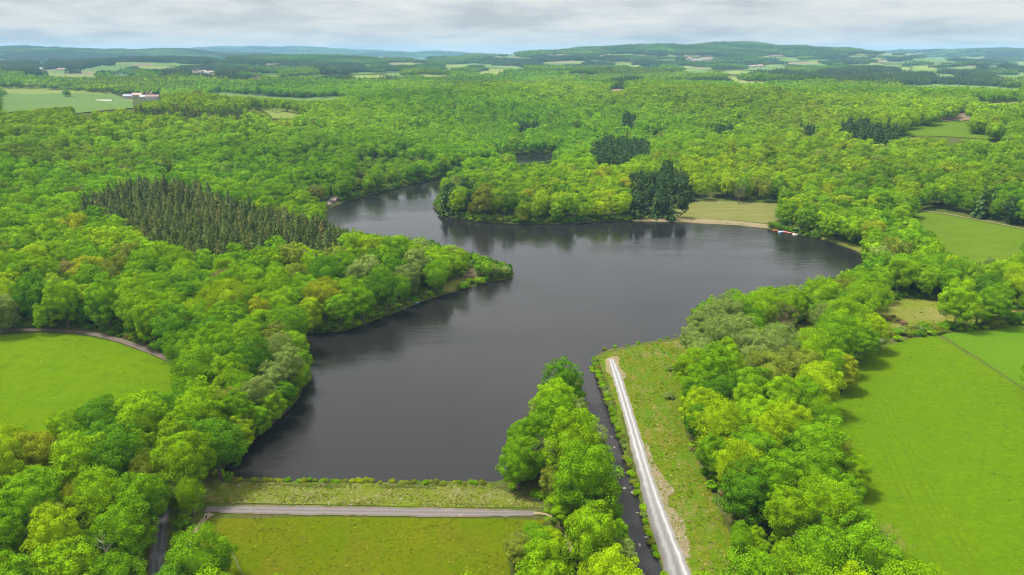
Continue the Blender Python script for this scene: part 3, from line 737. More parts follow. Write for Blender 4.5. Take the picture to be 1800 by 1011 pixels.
def tube(path, radii, seg=7):
    path = np.asarray(path, float); V, F = [], []
    for i, p in enumerate(path):
        t = unit(path[min(i + 1, len(path) - 1)] - path[max(i - 1, 0)])
        a = unit(np.cross(t, [0.3, 0.9, 0.1])); b = np.cross(t, a)
        for k in range(seg):
            an = 6.283 * k / seg
            V.append(p + radii[i] * (a * math.cos(an) + b * math.sin(an)))
    for i in range(len(path) - 1):
        for k in range(seg):
            F.append((i * seg + k, i * seg + (k + 1) % seg, (i + 1) * seg + (k + 1) % seg, (i + 1) * seg + k))
    F.append(tuple(range(seg))[::-1]); F.append(tuple((len(path) - 1) * seg + k for k in range(seg)))
    return V, F
def trunk_mesh(name, seed, H, r0, limbs, Rr, mat, twigs=0):
    g = np.random.default_rng(seed)
    V, F = [], []
    def add(p, r, seg=7):
        v, f = tube(p, r, seg); k = len(V)
        V.extend(v); F.extend([tuple(i + k for i in x) for x in f])
    top = H * 0.80
    zs = np.linspace(-0.6, top, 7)
    tp = np.stack([np.cumsum(g.normal(0, .12, 7)), np.cumsum(g.normal(0, .12, 7)), zs], 1)
    add(tp, np.linspace(r0 * 1.25, r0 * 0.18, 7))
    for i in range(limbs):
        f = g.uniform(0.28, 0.85); b = np.array([np.interp(f * top, zs, tp[:, k]) for k in range(3)])
        a = i * 2.4 + g.uniform(-.4, .4); L = Rr * g.uniform(.55, .92) * (1.1 - 0.5 * f)
        o = np.array([math.cos(a), math.sin(a), 0])
        p = [b, b + o * L * .45 + np.array([0, 0, L * .32]), b + o * L * .8 + np.array([0, 0, L * .75]), b + o * L + np.array([0, 0, L * 1.15])]
        add(p, [r0 * .42, r0 * .28, r0 * .16, r0 * .05], 5)
        for _ in range(twigs):
            q0 = np.array(p[1]) + (np.array(p[3]) - np.array(p[1])) * g.random()
            dv = unit(g.normal(size=3) + o * .6 + np.array([0, 0, .7])) * L * g.uniform(.25, .5)
            add([q0, q0 + dv * .55 + g.normal(0, .08, 3), q0 + dv], [r0 * .10, r0 * .07, r0 * .02], 4)
    me = bpy.data.meshes.new(name); me.from_pydata([tuple(map(float, v)) for v in V], [], F); me.materials.append(mat); me.update()
    return me

PALB = dict(low=-0.7, zc=0.55, cz=0.45)
ME = {}
ME['oak0'] = [broadleaf('crown', 11 + i, ncl=(84, 110, 70)[i % 3], per=(200, 155, 240)[i % 3], qs=0.29, zc=(.55, .53, .57)[i % 3], spread=(.30, .26, .35)[i % 3]) for i in range(7)] + [broadleaf('crown', 31 + i, ncl=120, per=115, qs=0.27, zc=.55, spread=.27, loose=.32) for i in range(2)]
ME['oak1'] = [broadleaf('crown', 41 + i, ncl=62, per=62, qs=0.55, spread=.34, jit=.36) for i in range(5)]
ME['oak2'] = [broadleaf('crown', 61 + i, ncl=36, per=30, qs=0.98, spread=.42, jit=.26) for i in range(5)]
ME['birch0'] = [broadleaf('crown', 81 + i, Rr=3.6, H=14, ncl=70, per=95, qs=0.26, spread=.34, loose=.35, low=-.8, zc=.58, cz=.42) for i in range(3)]
ME['shrub0'] = [broadleaf('crown', 101 + i, Rr=2.2, H=3.4, ncl=46, per=60, qs=0.25, spread=.36, low=-.35, zc=.46, cz=.46) for i in range(4)]
ME['shrub1'] = [broadleaf('crown', 121 + i, Rr=2.2, H=3.4, ncl=22, per=16, qs=0.55, spread=.42, low=-.35, zc=.46, cz=.46) for i in range(3)]
ME['bare0'] = [broadleaf('crown', 141 + i, Rr=6, H=15, ncl=110, per=70, qs=0.16, spread=.30, core=False, loose=.9, low=-.6) for i in range(2)]
ME['spruce0'] = [conifer('crown', 161 + i, levels=30, bpl=14, qn=3, wid=.62) for i in range(4)]
ME['spruce1'] = [conifer('crown', 171 + i, levels=18, bpl=10, qn=2, wid=.85) for i in range(3)]
ME['pine0'] = [conifer('crown', 181 + i, Rr=4.6, H=24, levels=26, bpl=12, qn=3, droop=.2, ragged=.26, wid=.9, base=.05) for i in range(4)] + [broadleaf('crown', 185 + i, Rr=4.6, H=22, ncl=90, per=80, qs=.42, zc=.53, cz=.46, low=-.95, spread=.34, loose=.2) for i in range(1)]
ME['pine1'] = [conifer('crown', 191 + i, Rr=4.6, H=24, levels=15, bpl=8, qn=2, droop=.2, ragged=.26, wid=1.2, base=.05) for i in range(2)] + [broadleaf('crown', 195 + i, Rr=4.6, H=22, ncl=46, per=36, qs=.8, zc=.53, cz=.46, low=-.95, spread=.38, loose=.2) for i in range(1)]
for m_ in ME['pine0'] + ME['pine1']: m_.materials[0] = M_needle
ME['bpatch'] = [patch('wood', 201 + i, 'b', 8, 32) for i in range(4)]
ME['cpatch'] = [patch('wood', 211 + i, 'c', 18, 32) for i in range(3)]
TR = {'oak': [trunk_mesh('trunk', 301 + i, 17, .42, 7, 5.2, M_bark) for i in range(3)],
      'birch': [trunk_mesh('trunk', 311 + i, 14, .17, 5, 2.6, M_birch) for i in range(2)],
      'shrub': [trunk_mesh('stems', 321 + i, 3.2, .07, 6, 2.0, M_bark) for i in range(2)],
      'bare': [trunk_mesh('trunk', 331 + i, 15, .38, 11, 6.0, M_bark, 9) for i in range(2)],
      'spruce': [trunk_mesh('trunk', 341, 20, .22, 3, 1.5, M_bark)], 'pine': [trunk_mesh('trunk', 351, 24, .34, 6, 3.0, M_bark)]}
REFSIZE = {'oak': (6.0, 17.0), 'birch': (3.6, 14.0), 'shrub': (2.2, 3.4), 'bare': (6.0, 15.0), 'spruce': (4.2, 19.0), 'pine': (4.6, 24.0)}
NAMES = {'oak': 'broadleaf_tree', 'birch': 'slender_tree', 'shrub': 'shrub', 'bare': 'budding_tree', 'spruce': 'spruce_tree', 'pine': 'pine_tree'}

# leaf colours
TINT = {'bright yellow green': (0.218, 0.340, 0.003), 'fresh green': (0.162, 0.298, 0.003), 'mid green': (0.118, 0.250, 0.004), 'deep green': (0.076, 0.186, 0.006),
        'olive green': (0.150, 0.195, 0.018), 'brownish': (0.165, 0.155, 0.045), 'pale grey green': (0.155, 0.225, 0.045), 'golden green': (0.220, 0.270, 0.008), 'white blossoming': (0.42, 0.44, 0.30)}
CT = {'dark green': (0.066, 0.100, 0.022), 'olive brown': (0.098, 0.118, 0.028), 'grey green': (0.078, 0.116, 0.030), 'blackish green': (0.042, 0.078, 0.020), 'tan tipped': (0.128, 0.125, 0.040)}

# ------------------------------------------------------------------ where trees grow
P_SPRUCE = [(140, 352), (195, 328), (250, 312), (330, 318), (420, 352), (520, 378), (600, 398), (632, 408), (615, 432), (565, 450), (525, 436), (440, 446), (385, 452), (320, 458), (275, 436), (240, 412), (200, 398), (150, 385)]
P_PINE = [[(1035, 262), (1060, 246), (1140, 246), (1146, 275), (1100, 282), (1075, 296), (1040, 290)], [(1108, 318), (1150, 304), (1205, 302), (1222, 330), (1222, 362), (1160, 372), (1112, 366)],
          [(1472, 222), (1500, 212), (1580, 222), (1586, 248), (1545, 252), (1476, 240)], [(1086, 212), (1104, 203), (1122, 208), (1118, 228), (1090, 228)], [(1404, 226), (1436, 224), (1440, 240), (1408, 242)],
          [(766, 334), (790, 322), (806, 350), (790, 362), (770, 362)], [(812, 328), (836, 318), (842, 352), (818, 356)], [(1712, 352), (1752, 338), (1756, 384), (1716, 384)], [(1770, 360), (1800, 352), (1800, 398), (1775, 395)],
          [(908, 222), (942, 216), (944, 228), (912, 232)], [(1260, 226), (1288, 222), (1286, 236), (1262, 238)], [(1160, 300), (1180, 285), (1190, 310), (1165, 315)]]
P_CFAR = [[(170, 192), (240, 190), (330, 192), (440, 196), (470, 204), (440, 212), (330, 208), (230, 204), (170, 198)], [(0, 92), (120, 90), (330, 100), (470, 106), (640, 112), (640, 122), (330, 108), (200, 108), (170, 124), (60, 128), (0, 124)],
          [(1440, 122), (1560, 112), (1660, 116), (1760, 128), (1760, 142), (1640, 136), (1590, 144), (1560, 138), (1480, 134)], [(1075, 138), (1120, 136), (1120, 146), (1078, 147)], [(1450, 100), (1500, 98), (1500, 110), (1455, 110)], [(560, 120), (700, 122), (700, 140), (570, 138)], [(330, 112), (430, 118), (430, 140), (320, 132)]]
P_OLIVE = [[(10, 262), (120, 250), (210, 262), (300, 280), (300, 298), (180, 302), (60, 288), (10, 280)], [(630, 262), (700, 268), (760, 272), (790, 282), (740, 292), (680, 304), (620, 318), (620, 290)], [(1330, 196), (1450, 190), (1480, 205), (1450, 225), (1340, 222)]]
P_BRUSH = [(1180, 690), (1200, 740), (1240, 800), (1300, 850), (1350, 900), (1400, 940), (1450, 1011), (1300, 1011), (1250, 920), (1215, 830), (1178, 760)]
P_WILLOW = [(1000, 640), (1030, 690), (1062, 745), (1095, 870), (1135, 1020), (1070, 1020), (1045, 880), (1020, 760), (1005, 700)]
P_PALE = [[(1195, 590), (1240, 555), (1290, 560), (1330, 590), (1390, 610), (1400, 660), (1330, 660), (1250, 650), (1195, 640)], [(600, 460), (660, 470), (740, 465), (740, 500), (640, 500)], [(450, 620), (520, 600), (530, 690), (480, 720), (455, 690)]]
P_SMALLR = [(1550, 570), (1640, 560), (1800, 540), (1800, 580), (1640, 592), (1560, 605)]
ROADS = [(LANE, 2.6), (FTR, 2.9), (TRACK, 3.6), (FOOT, 1.5), (PATH, 3.0), (R2TRACK, 3.0)]
SOPEN = [S_FIELD_L, S_DAMSLOPE, S_DAMBANK, S_RIGHTBANK, S_FIELD_R, S_FIELD_R3, S_PASTURE, S_FIELD_R2, S_BEACH, S_HEAD]
def grow_ok(x, y, z, Rr, H, roads=True, tol=0.78, far=False):
    ok = samp(SD, x, y) > 0.8
    if not far:
        ok &= ~((samp(CD, x, y) < 4.2) & (y < 250))
        for s in SOPEN: ok &= ~inpoly(x, y, s)
        if roads:
            for ln, w in ROADS:
                near = (x > ln[:, 0].min() - 5) & (x < ln[:, 0].max() + 5) & (y > ln[:, 1].min() - 5) & (y < ln[:, 1].max() + 5)
                if near.any():
                    dd = np.full(x.shape, 99.0); dd[near] = seg_dist(x[near], y[near], ln, False); ok &= dd > w
    tests = [(0, 0, .62), (-tol, 0, .58), (tol, 0, .58), (0, 0, .93)] + ([] if far else [(0, -.6, .35), (-.6, 0, .8), (.6, 0, .8)])
    for dx, dy, fz in tests:
        u, v, d = project(x + dx * Rr, y + dy * Rr, z + H * fz)
        for poly in CLEAR:
            ok &= ~inpoly(u, v, poly)
    return ok
def classify(u, v):
    c = np.zeros(u.shape, int)
    c[inpoly(u, v, P_SPRUCE)] = 1
    for p in P_PINE: c[inpoly(u, v, p)] = 2
    for p in P_CFAR: c[inpoly(u, v, p)] = 1
    return c
def pick_tint(u, v, D, n, g):
    """leaf colours drift in stands across the wood"""
    names = list(TINT)
    out = np.zeros(n, int)
    w = 0.5 + 0.5 * np.sin(u * 0.013 + v * 0.021) * np.sin(u * 0.006 - v * 0.035 + 1.0)
    r = g.random(n)
    out[:] = np.where(r < 0.24 + .22 * w, 1, np.where(r < 0.62 + .1 * w, 2, np.where(r < 0.74 + .1 * w, 0, np.where(r < 0.90, 3, np.where(r < .945, 4, np.where(r < .975, 6, np.where(r < .983, 5, 7)))))))
    for p in P_OLIVE:
        m = inpoly(u, v, p); out[m] = np.where(g.random(m.sum()) < .6, 4, np.where(g.random(m.sum()) < .35, 5, 1))
    for p in P_PALE:
        m = inpoly(u, v, p) & (g.random(n) < .7); out[m] = 6
    m = inpoly(u, v, P_WILLOW) & (g.random(n) < .6); out[m] = np.where(g.random(m.sum()) < .6, 6, 2)
    m = inpoly(u, v, P_BRUSH); out[m] = np.where(g.random(m.sum()) < .5, 2, np.where(g.random(m.sum()) < .5, 3, 1))
    return out

TREES = []      # individual near trees: dicts
gt = np.random.default_rng(5)
def jitter_grid(x0, x1, y0, y1, s, g, jit=.42):
    X, Y = np.meshgrid(np.arange(x0, x1, s), np.arange(y0, y1, s))
    return (X + g.uniform(-jit, jit, X.shape) * s).ravel(), (Y + g.uniform(-jit, jit, Y.shape) * s).ravel()
# near wood: dart throwing with real crown sizes
NEARD = 420.0
nx_, ny_ = jitter_grid(-420, 420, 92, NEARD, 2.2, gt, .5)
m = (np.abs(nx_) < ny_ * 0.86 + 18); nx_, ny_ = nx_[m], ny_[m]
nz_ = height(nx_, ny_)
pu, pv, pd = project(nx_, ny_, nz_ + 11)
cls = classify(pu, pv)
Rn = np.where(cls == 1, gt.uniform(3.8, 5.2, len(nx_)), np.where(cls == 2, gt.uniform(4.2, 5.6, len(nx_)), np.clip(gt.normal(5.6, 1.25, len(nx_)), 3.2, 8.0)))
brush = inpoly(pu, pv, P_BRUSH); will = inpoly(pu, pv, P_WILLOW)
Rn = np.where(brush & (cls == 0), gt.uniform(1.8, 3.0, len(nx_)), Rn)
Rn = np.where(will & (cls == 0), gt.uniform(2.2, 3.4, len(nx_)), Rn)
Hn = np.where(cls == 1, Rn * gt.uniform(3.7, 4.5, len(nx_)), np.where(cls == 2, Rn * gt.uniform(3.5, 4.3, len(nx_)), 5.5 + Rn * gt.uniform(1.7, 2.2, len(nx_))))
Hn = np.where((brush | will) & (cls == 0), Rn * gt.uniform(2.3, 3.0, len(nx_)), Hn)
okn = grow_ok(nx_, ny_, nz_, Rn, Hn)
tint_n = pick_tint(pu, pv, pd, len(nx_), gt)
order = gt.permutation(len(nx_))
order = order[np.argsort(-Rn[order] + gt.normal(0, 1.6, len(order)))]
cell = {}
for i in order:
    if not okn[i]: continue
    k = (int(nx_[i] // 9), int(ny_[i] // 9)); good = True
    for a in (-1, 0, 1):
        for b in (-1, 0, 1):
            for j in cell.get((k[0] + a, k[1] + b), ()):
                if (nx_[i] - nx_[j]) ** 2 + (ny_[i] - ny_[j]) ** 2 < ((0.64 if cls[i] == 0 else 0.47) * (Rn[i] + Rn[j])) ** 2: good = False; break
            if not good: break
        if not good: break
    if not good: continue
    cell.setdefault(k, []).append(i)
    kind = ('oak', 'spruce', 'pine')[cls[i]]
    if cls[i] == 0:
        tn = list(TINT)[tint_n[i]]
        if tn == 'pale grey green' and Rn[i] < 5: kind = 'birch'
        if tn == 'brownish' and pu[i] < 330 and pv[i] > 640: tn = 'mid green'
        if tn == 'brownish' and gt.random() < .5: kind = 'bare'
        col = np.array(TINT[tn]) * gt.uniform(.88, 1.12)
    else:
        tn = gt.choice(['dark green', 'olive brown', 'grey green', 'tan tipped'], p=[.38, .20, .38, .04]) if cls[i] == 1 else 'blackish green'
        col = np.array(CT[tn]) * gt.uniform(.85, 1.15)
    TREES.append(dict(x=nx_[i], y=ny_[i], z=nz_[i], R=Rn[i], H=Hn[i], kind=kind, tn=tn, col=col, u=pu[i], v=pv[i], d=pd[i]))
def special(u, v, H, Rr, kind, tn, label=None, dz=None, col=None, name=None):
    p = hit(u, v)[0]; z = float(height(p[0], p[1]))
    uu, vv, d = project(p[0], p[1], z + H * .6)
    TREES.append(dict(x=p[0], y=p[1], z=z, R=Rr, H=H, kind=kind, tn=tn, col=np.array(col if col else (TINT.get(tn) or CT.get(tn))), u=float(uu), v=float(vv), d=float(d), label=label, must=True))
def clear_around(u, v, px):
    """leave room for a landmark tree"""
    TREES[:] = [t for t in TREES if t.get('must') or math.hypot(t['u'] - u, t['v'] - v) > px]
clear_around(1365, 565, 26); clear_around(940, 812, 22); clear_around(1720, 552, 20); clear_around(1690, 553, 14)
special(1365, 592, 15, 6.6, 'bare', 'brownish', 'broad brown leafless tree on the shore right of the track meadow', col=(.20, .15, .085))
special(948, 838, 12, 3.8, 'bare', 'brownish', 'pale grey leafless tree on the strip beside the dam end', col=(.27, .25, .16))
special(1716, 573, 11, 5.2, 'oak', 'bright yellow green', 'large round tree in the hedge between pasture and crop')
special(1688, 574, 9, 3.6, 'oak', 'golden green', 'smaller round tree left of the big hedge tree')
special(1412, 690, 13, 4.6, 'oak', 'olive green', 'olive round tree at the bright meadow edge right of the track')
special(1548, 985, 9, 4.2, 'bare', 'olive green', 'yellowish scraggly tree at the bottom of the right meadow', col=(.22, .20, .06))
special(1500, 640, 16, 7.4, 'oak', 'mid green', 'biggest dark green oak at the upper corner of the right meadow')
special(1480, 690, 13, 5.6, 'oak', 'golden green', 'yellowish tree jutting into the right meadow edge')
special(1492, 870, 12, 4.7, 'oak', 'fresh green', 'fresh green tree standing out into the right meadow')
special(1298, 358, 16, 4.4, 'bare', 'brownish', 'brown bare tree at the back of the beach lawn', col=(.15, .125, .06))
special(920, 392, 8, 4.0, 'shrub', 'olive green', 'round olive bush at the wooded point waterline')
special(845, 486, 9, 4.2, 'oak', 'mid green', 'mid green tree near the headland tip clearing')
special(868, 488, 8, 3.8, 'birch', 'pale grey green', 'pale willow near the headland tip')
special(888, 486, 6, 3.0, 'birch', 'pale grey green', 'last pale willow on the headland tip')
special(815, 510, 4.5, 2.6, 'shrub', 'mid green', 'low round bush on the headland shore')
special(842, 500, 4.5, 2.8, 'shrub', 'fresh green', 'fresh green bush on the headland shore left of the willows')
special(118, 171, 14, 8, 'oak', 'deep green', 'lone dark tree in the far left crop field')
special(841, 485, 2.4, 1.6, 'shrub', 'white blossoming', 'white blossoming bush beside the headland clearing')
special(1549, 602, 2.4, 1.7, 'shrub', 'white blossoming', 'white blossoming bush in the hedge left of the pasture shrubs')
special(1180, 652, 2.6, 1.8, 'shrub', 'pale grey green', 'pale bush on the wooded side of the track meadow')
special(1176, 700, 2.2, 1.9, 'shrub', 'pale grey green', 'low pale bush at the wood edge facing the track')
for k, (u, v, H, Rr, tn) in enumerate([(530, 660, 11, 4.6, 'mid green'), (528, 690, 12, 4.8, 'fresh green'), (506, 720, 11, 4.4, 'deep green'), (480, 744, 12, 4.8, 'fresh green'), (455, 765, 10, 4.2, 'mid green'), (428, 788, 11, 4.4, 'bright yellow green'), (404, 815, 9, 3.8, 'mid green')]):
    special(u, v, H, Rr, 'oak', tn, f"{tn} tree overhanging the left lake shore, {['first', 'second', 'third', 'fourth', 'fifth', 'sixth', 'seventh'][k]} counting towards the dam")
for k, (u, v, H, Rr, tn) in enumerate([(955, 760, 12, 4.6, 'fresh green'), (935, 800, 12, 4.8, 'mid green'), (915, 850, 11, 4.4, 'fresh green'), (975, 880, 10, 4.0, 'olive green'), (985, 925, 9, 3.6, 'fresh green'), (940, 965, 7, 3.4, 'mid green'), (915, 995, 8, 3.8, 'olive green'), (970, 985, 9, 3.8, 'bright yellow green'), (945, 1025, 9, 4.0, 'mid green')]):
    special(u, v, H, Rr, 'oak', tn, f"{tn} tree on the lake side of the strip, {['first', 'second', 'third', 'fourth', 'fifth', 'sixth', 'seventh', 'eighth', 'ninth'][k]} from its tip")

# hedge shrubs, stream-side bushes, dam-side rushes
def ordinal(n):
    w = ['first', 'second', 'third', 'fourth', 'fifth', 'sixth', 'seventh', 'eighth', 'ninth', 'tenth', 'eleventh', 'twelfth']
    if n <= 12: return w[n - 1]
    s = 'th' if 10 <= n % 100 <= 20 else {1: 'st', 2: 'nd', 3: 'rd'}.get(n % 10, 'th')
    return f'{n}{s}'
def row(line, step, hs, rs, kind, tints, label, group, jit=.6, skip=0.0, start=0):
    p, t = resample(line, step); k = start
    for q in p:
        if random.random() < skip: continue
        k += 1
        x, y = q[0] + random.uniform(-jit, jit), q[1] + random.uniform(-jit, jit)
        z = float(height(x, y)); tn = random.choice(tints)
        Rr = random.uniform(*rs); H = random.uniform(*hs)
        u, v, d = project(x, y, z + H * .5)
        c = np.array(TINT[tn]) * random.uniform(.85, 1.15)
        TREES.append(dict(x=x, y=y, z=z, R=Rr, H=H, kind=kind, tn=tn, col=c, u=float(u), v=float(v), d=float(d), label=label.format(n=ordinal(k), c=tn), group=group, must=True))
row(hitp([(1562, 590), (1600, 584), (1640, 580), (1668, 580)]), 3.4, (2.8, 4.6), (2.2, 3.3), 'shrub', ['olive green', 'mid green', 'pale grey green'], '{c} hedge shrub below cattle pasture, {n} from left', 'shrubs in the pasture hedge')
row(hitp([(1738, 574), (1800, 566), (1880, 560)]), 3.8, (4.2, 6.0), (2.6, 3.4), 'shrub', ['mid green', 'deep green', 'olive green'], '{c} hedge shrub right of the large round hedge tree, {n} along', 'shrubs in the pasture hedge')
sw = [(1045, 634), (1053, 664), (1066, 700), (1083, 745), (1103, 812), (1124, 882), (1150, 958), (1176, 1030)]
row(hitp(sw), 2.3, (1.3, 2.2), (1.0, 1.55), 'shrub', ['mid green', 'fresh green', 'olive green', 'pale grey green'], '{c} low bush between stream and white track, {n} from lake', 'bushes along the stream bank', .35, .06)
row(hitp([(1062, 616), (1098, 609), (1106, 608), (1150, 600), (1190, 593)]), 5.0, (.7, 1.4), (.6, 1.1), 'shrub', ['mid green', 'olive green'], '{c} tuft on the lake edge by the turning place, {n} from left', 'tufts on the lake edge', .6, .25)
DAMLINE = hitp([(392, 846), (500, 846.5), (640, 848), (780, 850), (868, 852)])
row(DAMLINE, 1.55, (.7, 1.5), (.65, 1.15), 'shrub', ['olive green', 'mid green', 'golden green'], '{c} rush clump at the dam waterline, {n} from the left', 'rush clumps along the dam waterline', .5, .08)
row(hitp([(1042, 655), (1041, 650)]), 3, (1.3, 1.6), (1.1, 1.3), 'shrub', ['fresh green'], '{c} bush leaning out of the stream mouth, {n} from the bank', 'bushes in the stream mouth', .1)

# how near trees are told apart
ZONES = [
  ([(0, 690), (300, 690), (292, 800), (262, 1040), (0, 1040)], 'in wood left of grey lane'),
  ([(285, 800), (440, 770), (420, 850), (360, 880), (330, 930), (420, 1040), (262, 1040)], 'between grey lane and dam'),
  ([(290, 600), (420, 540), (600, 600), (600, 720), (430, 830), (285, 800)], 'between left meadow and lake'),
  ([(0, 470), (200, 440), (420, 500), (430, 560), (330, 640), (0, 600)], 'above the curved earth track'),
  ([(200, 400), (560, 420), (700, 400), (920, 440), (910, 500), (600, 600), (420, 560), (300, 500)], 'on the wooded headland'),
  ([(860, 620), (1030, 620), (1150, 1040), (880, 1040)], 'on strip between lake and stream'),
  ([(1170, 640), (1300, 640), (1480, 900), (1520, 1040), (1240, 1040)], 'between white track and right meadow'),
  ([(1190, 500), (1470, 480), (1560, 560), (1560, 680), (1300, 640), (1180, 640)], 'on shore behind the track meadow'),
  ([(1450, 370), (1640, 370), (1700, 470), (1800, 440), (1800, 560), (1540, 540), (1450, 490)], 'between lake end and pasture'),
  ([(750, 270), (1230, 270), (1230, 400), (750, 400)], 'on wooded point across lake'),
  ([(1200, 300), (1640, 300), (1640, 420), (1200, 400)], 'around the beach lawn'),
  ([(0, 300), (260, 300), (260, 470), (0, 470)], 'beside the spruce plantation')]
def zone(u, v):
    for p, s in ZONES:
        if bool(inpoly(np.array([u]), np.array([v]), p)[0]): return s
    return 'in forest beyond the lake' if v < 400 else ('at right wood edge' if u > 1100 else 'at left wood edge')
def sizeword(t):
    lim = {'spruce': (3.7, 4.3), 'oak': (4.8, 6.2), 'birch': (3.4, 4.4), 'bare': (4.8, 6.2)}.get(t['kind'], (3.0, 3.5))
    return 'small' if t['R'] < lim[0] else ('large' if t['R'] > lim[1] else 'medium')
for t in TREES:
    t['show'] = t['R'] / t['d'] if (-25 < t['u'] < 1825 and -60 < t['v'] < 1050) else -1
must = [t for t in TREES if t.get('must') and t['show'] > 0]
free = [t for t in TREES if not t.get('must')]
chosen = list(must)
rest = []
for kinds, cap in ((('oak', 'birch', 'bare'), 290), (('spruce',), 240), (('pine',), 60)):
    c = sorted([t for t in free if t['kind'] in kinds], key=lambda t: -t['show'])
    chosen += [t for t in c[:cap] if t['show'] > 0]; rest += c[cap:] + [t for t in c[:cap] if t['show'] <= 0]
# labels
byl = {}
for t in chosen:
    if t.get('label'): continue
    noun = {'oak': 'broadleaf tree', 'birch': 'slender tree', 'bare': 'half-leafed tree', 'spruce': 'spruce', 'pine': 'pine'}[t['kind']]
    if t['kind'] == 'spruce':
        t['label'] = f"{sizeword(t)} {t['tn']} spruce in plantation left of the lake"; t['group'] = 'spruces of the plantation'
    elif t['kind'] == 'pine':
        t['label'] = f"{sizeword(t)} {t['tn']} pine {zone(t['u'], t['v'])}"; t['group'] = 'dark pines'
    else:
        t['label'] = f"{sizeword(t)} {t['tn']} {noun} {zone(t['u'], t['v'])}"; t['group'] = 'trees ' + zone(t['u'], t['v'])
    byl.setdefault(t['label'], []).append(t)
for l, ts in byl.items():
    if len(ts) > 1:
        ts.sort(key=lambda t: t['u'])
        for k, t in enumerate(ts):
            t['label'] = l + (', leftmost' if k == 0 else f', {ordinal(k + 1)} from left')
LOD0 = {'oak': 'oak0', 'birch': 'birch0', 'shrub': 'shrub0', 'bare': 'bare0', 'spruce': 'spruce0', 'pine': 'pine0'}
LOD1 = {'oak': 'oak1', 'birch': 'birch0', 'shrub': 'shrub1', 'bare': 'bare0', 'spruce': 'spruce1', 'pine': 'pine1'}
CATS = {'oak': 'tree', 'birch': 'tree', 'bare': 'tree', 'shrub': 'shrub', 'spruce': 'spruce', 'pine': 'pine'}
def plant(t):
    k = t['kind']; r0, h0 = REFSIZE[k]
    nm = NAMES[k]
    if t.get('group', '').startswith('rush'): nm = 'rush_clump'
    o = empty(nm, (t['x'], t['y'], t['z'] - 0.05), random.uniform(0, 6.28), (t['R'] / r0 * random.uniform(.94, 1.06), t['R'] / r0 * random.uniform(.94, 1.06), t['H'] / h0))
    tag(o, t['label'], 'rush' if nm == 'rush_clump' else CATS[k], t.get('group'))
    if nm == 'shrub' or nm == 'rush_clump':
        lod = 'shrub0'
    else: lod = (LOD0 if t['d'] < 330 or k in ('spruce', 'pine') else LOD1)[k]
    c = bpy.data.objects.new('crown', random.choice(ME[lod])); COL.objects.link(c); c.parent = o
    c['tint'] = [float(x) for x in t['col']]
    s = bpy.data.objects.new('stems' if k == 'shrub' else 'trunk', random.choice(TR[k])); COL.objects.link(s); s.parent = o
for t in chosen: plant(t)

# ------------------------------------------------------------------ the mass of the forest (beyond the trees that can be told apart)
class Mass:
    def __init__(s): s.x, s.y, s.z, s.r, s.sx, s.sz, s.t, s.i = [], [], [], [], [], [], [], []
    def add(s, x, y, z, sx, sz, t, i, g):
        n = len(x)
        s.x.append(x); s.y.append(y); s.z.append(z); s.r.append(g.uniform(0, 6.283, n)); s.sx.append(sx); s.sz.append(sz); s.t.append(t); s.i.append(i)
def build_mass(name, mass, meshes, label, kind='stuff'):
    pc = bpy.data.collections.new(name + '_shapes')
    for k, m_ in enumerate(meshes):
        pc.objects.link(bpy.data.objects.new(f'shape_{k:03d}', m_))
    cat = lambda a: np.concatenate(a)
    x, y, z, r, sx, sz, i = (cat(a) for a in (mass.x, mass.y, mass.z, mass.r, mass.sx, mass.sz, mass.i)); t = np.vstack(mass.t)
    me = bpy.data.meshes.new(name); n = len(x)
    me.vertices.add(n); me.vertices.foreach_set('co', np.stack([x, y, z], 1).astype(np.float32).ravel())
    def at(nm, typ, data, field):
        a = me.attributes.new(nm, typ, 'POINT'); a.data.foreach_set(field, data)
    at('turn', 'FLOAT_VECTOR', np.stack([0 * r, 0 * r, r], 1).astype(np.float32).ravel(), 'vector')
    at('size', 'FLOAT_VECTOR', np.stack([sx, sx, sz], 1).astype(np.float32).ravel(), 'vector')
    at('tint', 'FLOAT_VECTOR', t.astype(np.float32).ravel(), 'vector')
    at('which', 'INT', i.astype(np.int32), 'value')
    me.materials.append(M_leaf)
    o = bpy.data.objects.new(name, me); COL.objects.link(o)
    ng = bpy.data.node_groups.new(name, 'GeometryNodeTree')
    ng.interface.new_socket('Geometry', in_out='INPUT', socket_type='NodeSocketGeometry'); ng.interface.new_socket('Geometry', in_out='OUTPUT', socket_type='NodeSocketGeometry')
    gi = ng.nodes.new('NodeGroupInput'); go = ng.nodes.new('NodeGroupOutput')
    ci = ng.nodes.new('GeometryNodeCollectionInfo'); ci.inputs[0].default_value = pc; ci.inputs['Separate Children'].default_value = True; ci.inputs['Reset Children'].default_value = True
    ip = ng.nodes.new('GeometryNodeInstanceOnPoints'); ip.inputs['Pick Instance'].default_value = True
    def na(nm, typ):
        q_ = ng.nodes.new('GeometryNodeInputNamedAttribute'); q_.data_type = typ; q_.inputs[0].default_value = nm
        return [s_ for s_ in q_.outputs if s_.enabled][0]
    L = ng.links
    L.new(gi.outputs[0], ip.inputs['Points']); L.new(ci.outputs[0], ip.inputs['Instance'])
    L.new(na('which', 'INT'), ip.inputs['Instance Index'])
    e2r = ng.nodes.new('FunctionNodeEulerToRotation'); L.new(na('turn', 'FLOAT_VECTOR'), e2r.inputs[0]); L.new(e2r.outputs[0], ip.inputs['Rotation'])
    L.new(na('size', 'FLOAT_VECTOR'), ip.inputs['Scale'])
    L.new(ip.outputs[0], go.inputs[0])
    md = o.modifiers.new('scatter', 'NODES'); md.node_group = ng
    return tag(o, label, None, None, kind)
BM = ME['oak1'] + ME['oak2'] + ME['bpatch'] + ME['oak0'] + ME['birch0'] + ME['bare0']
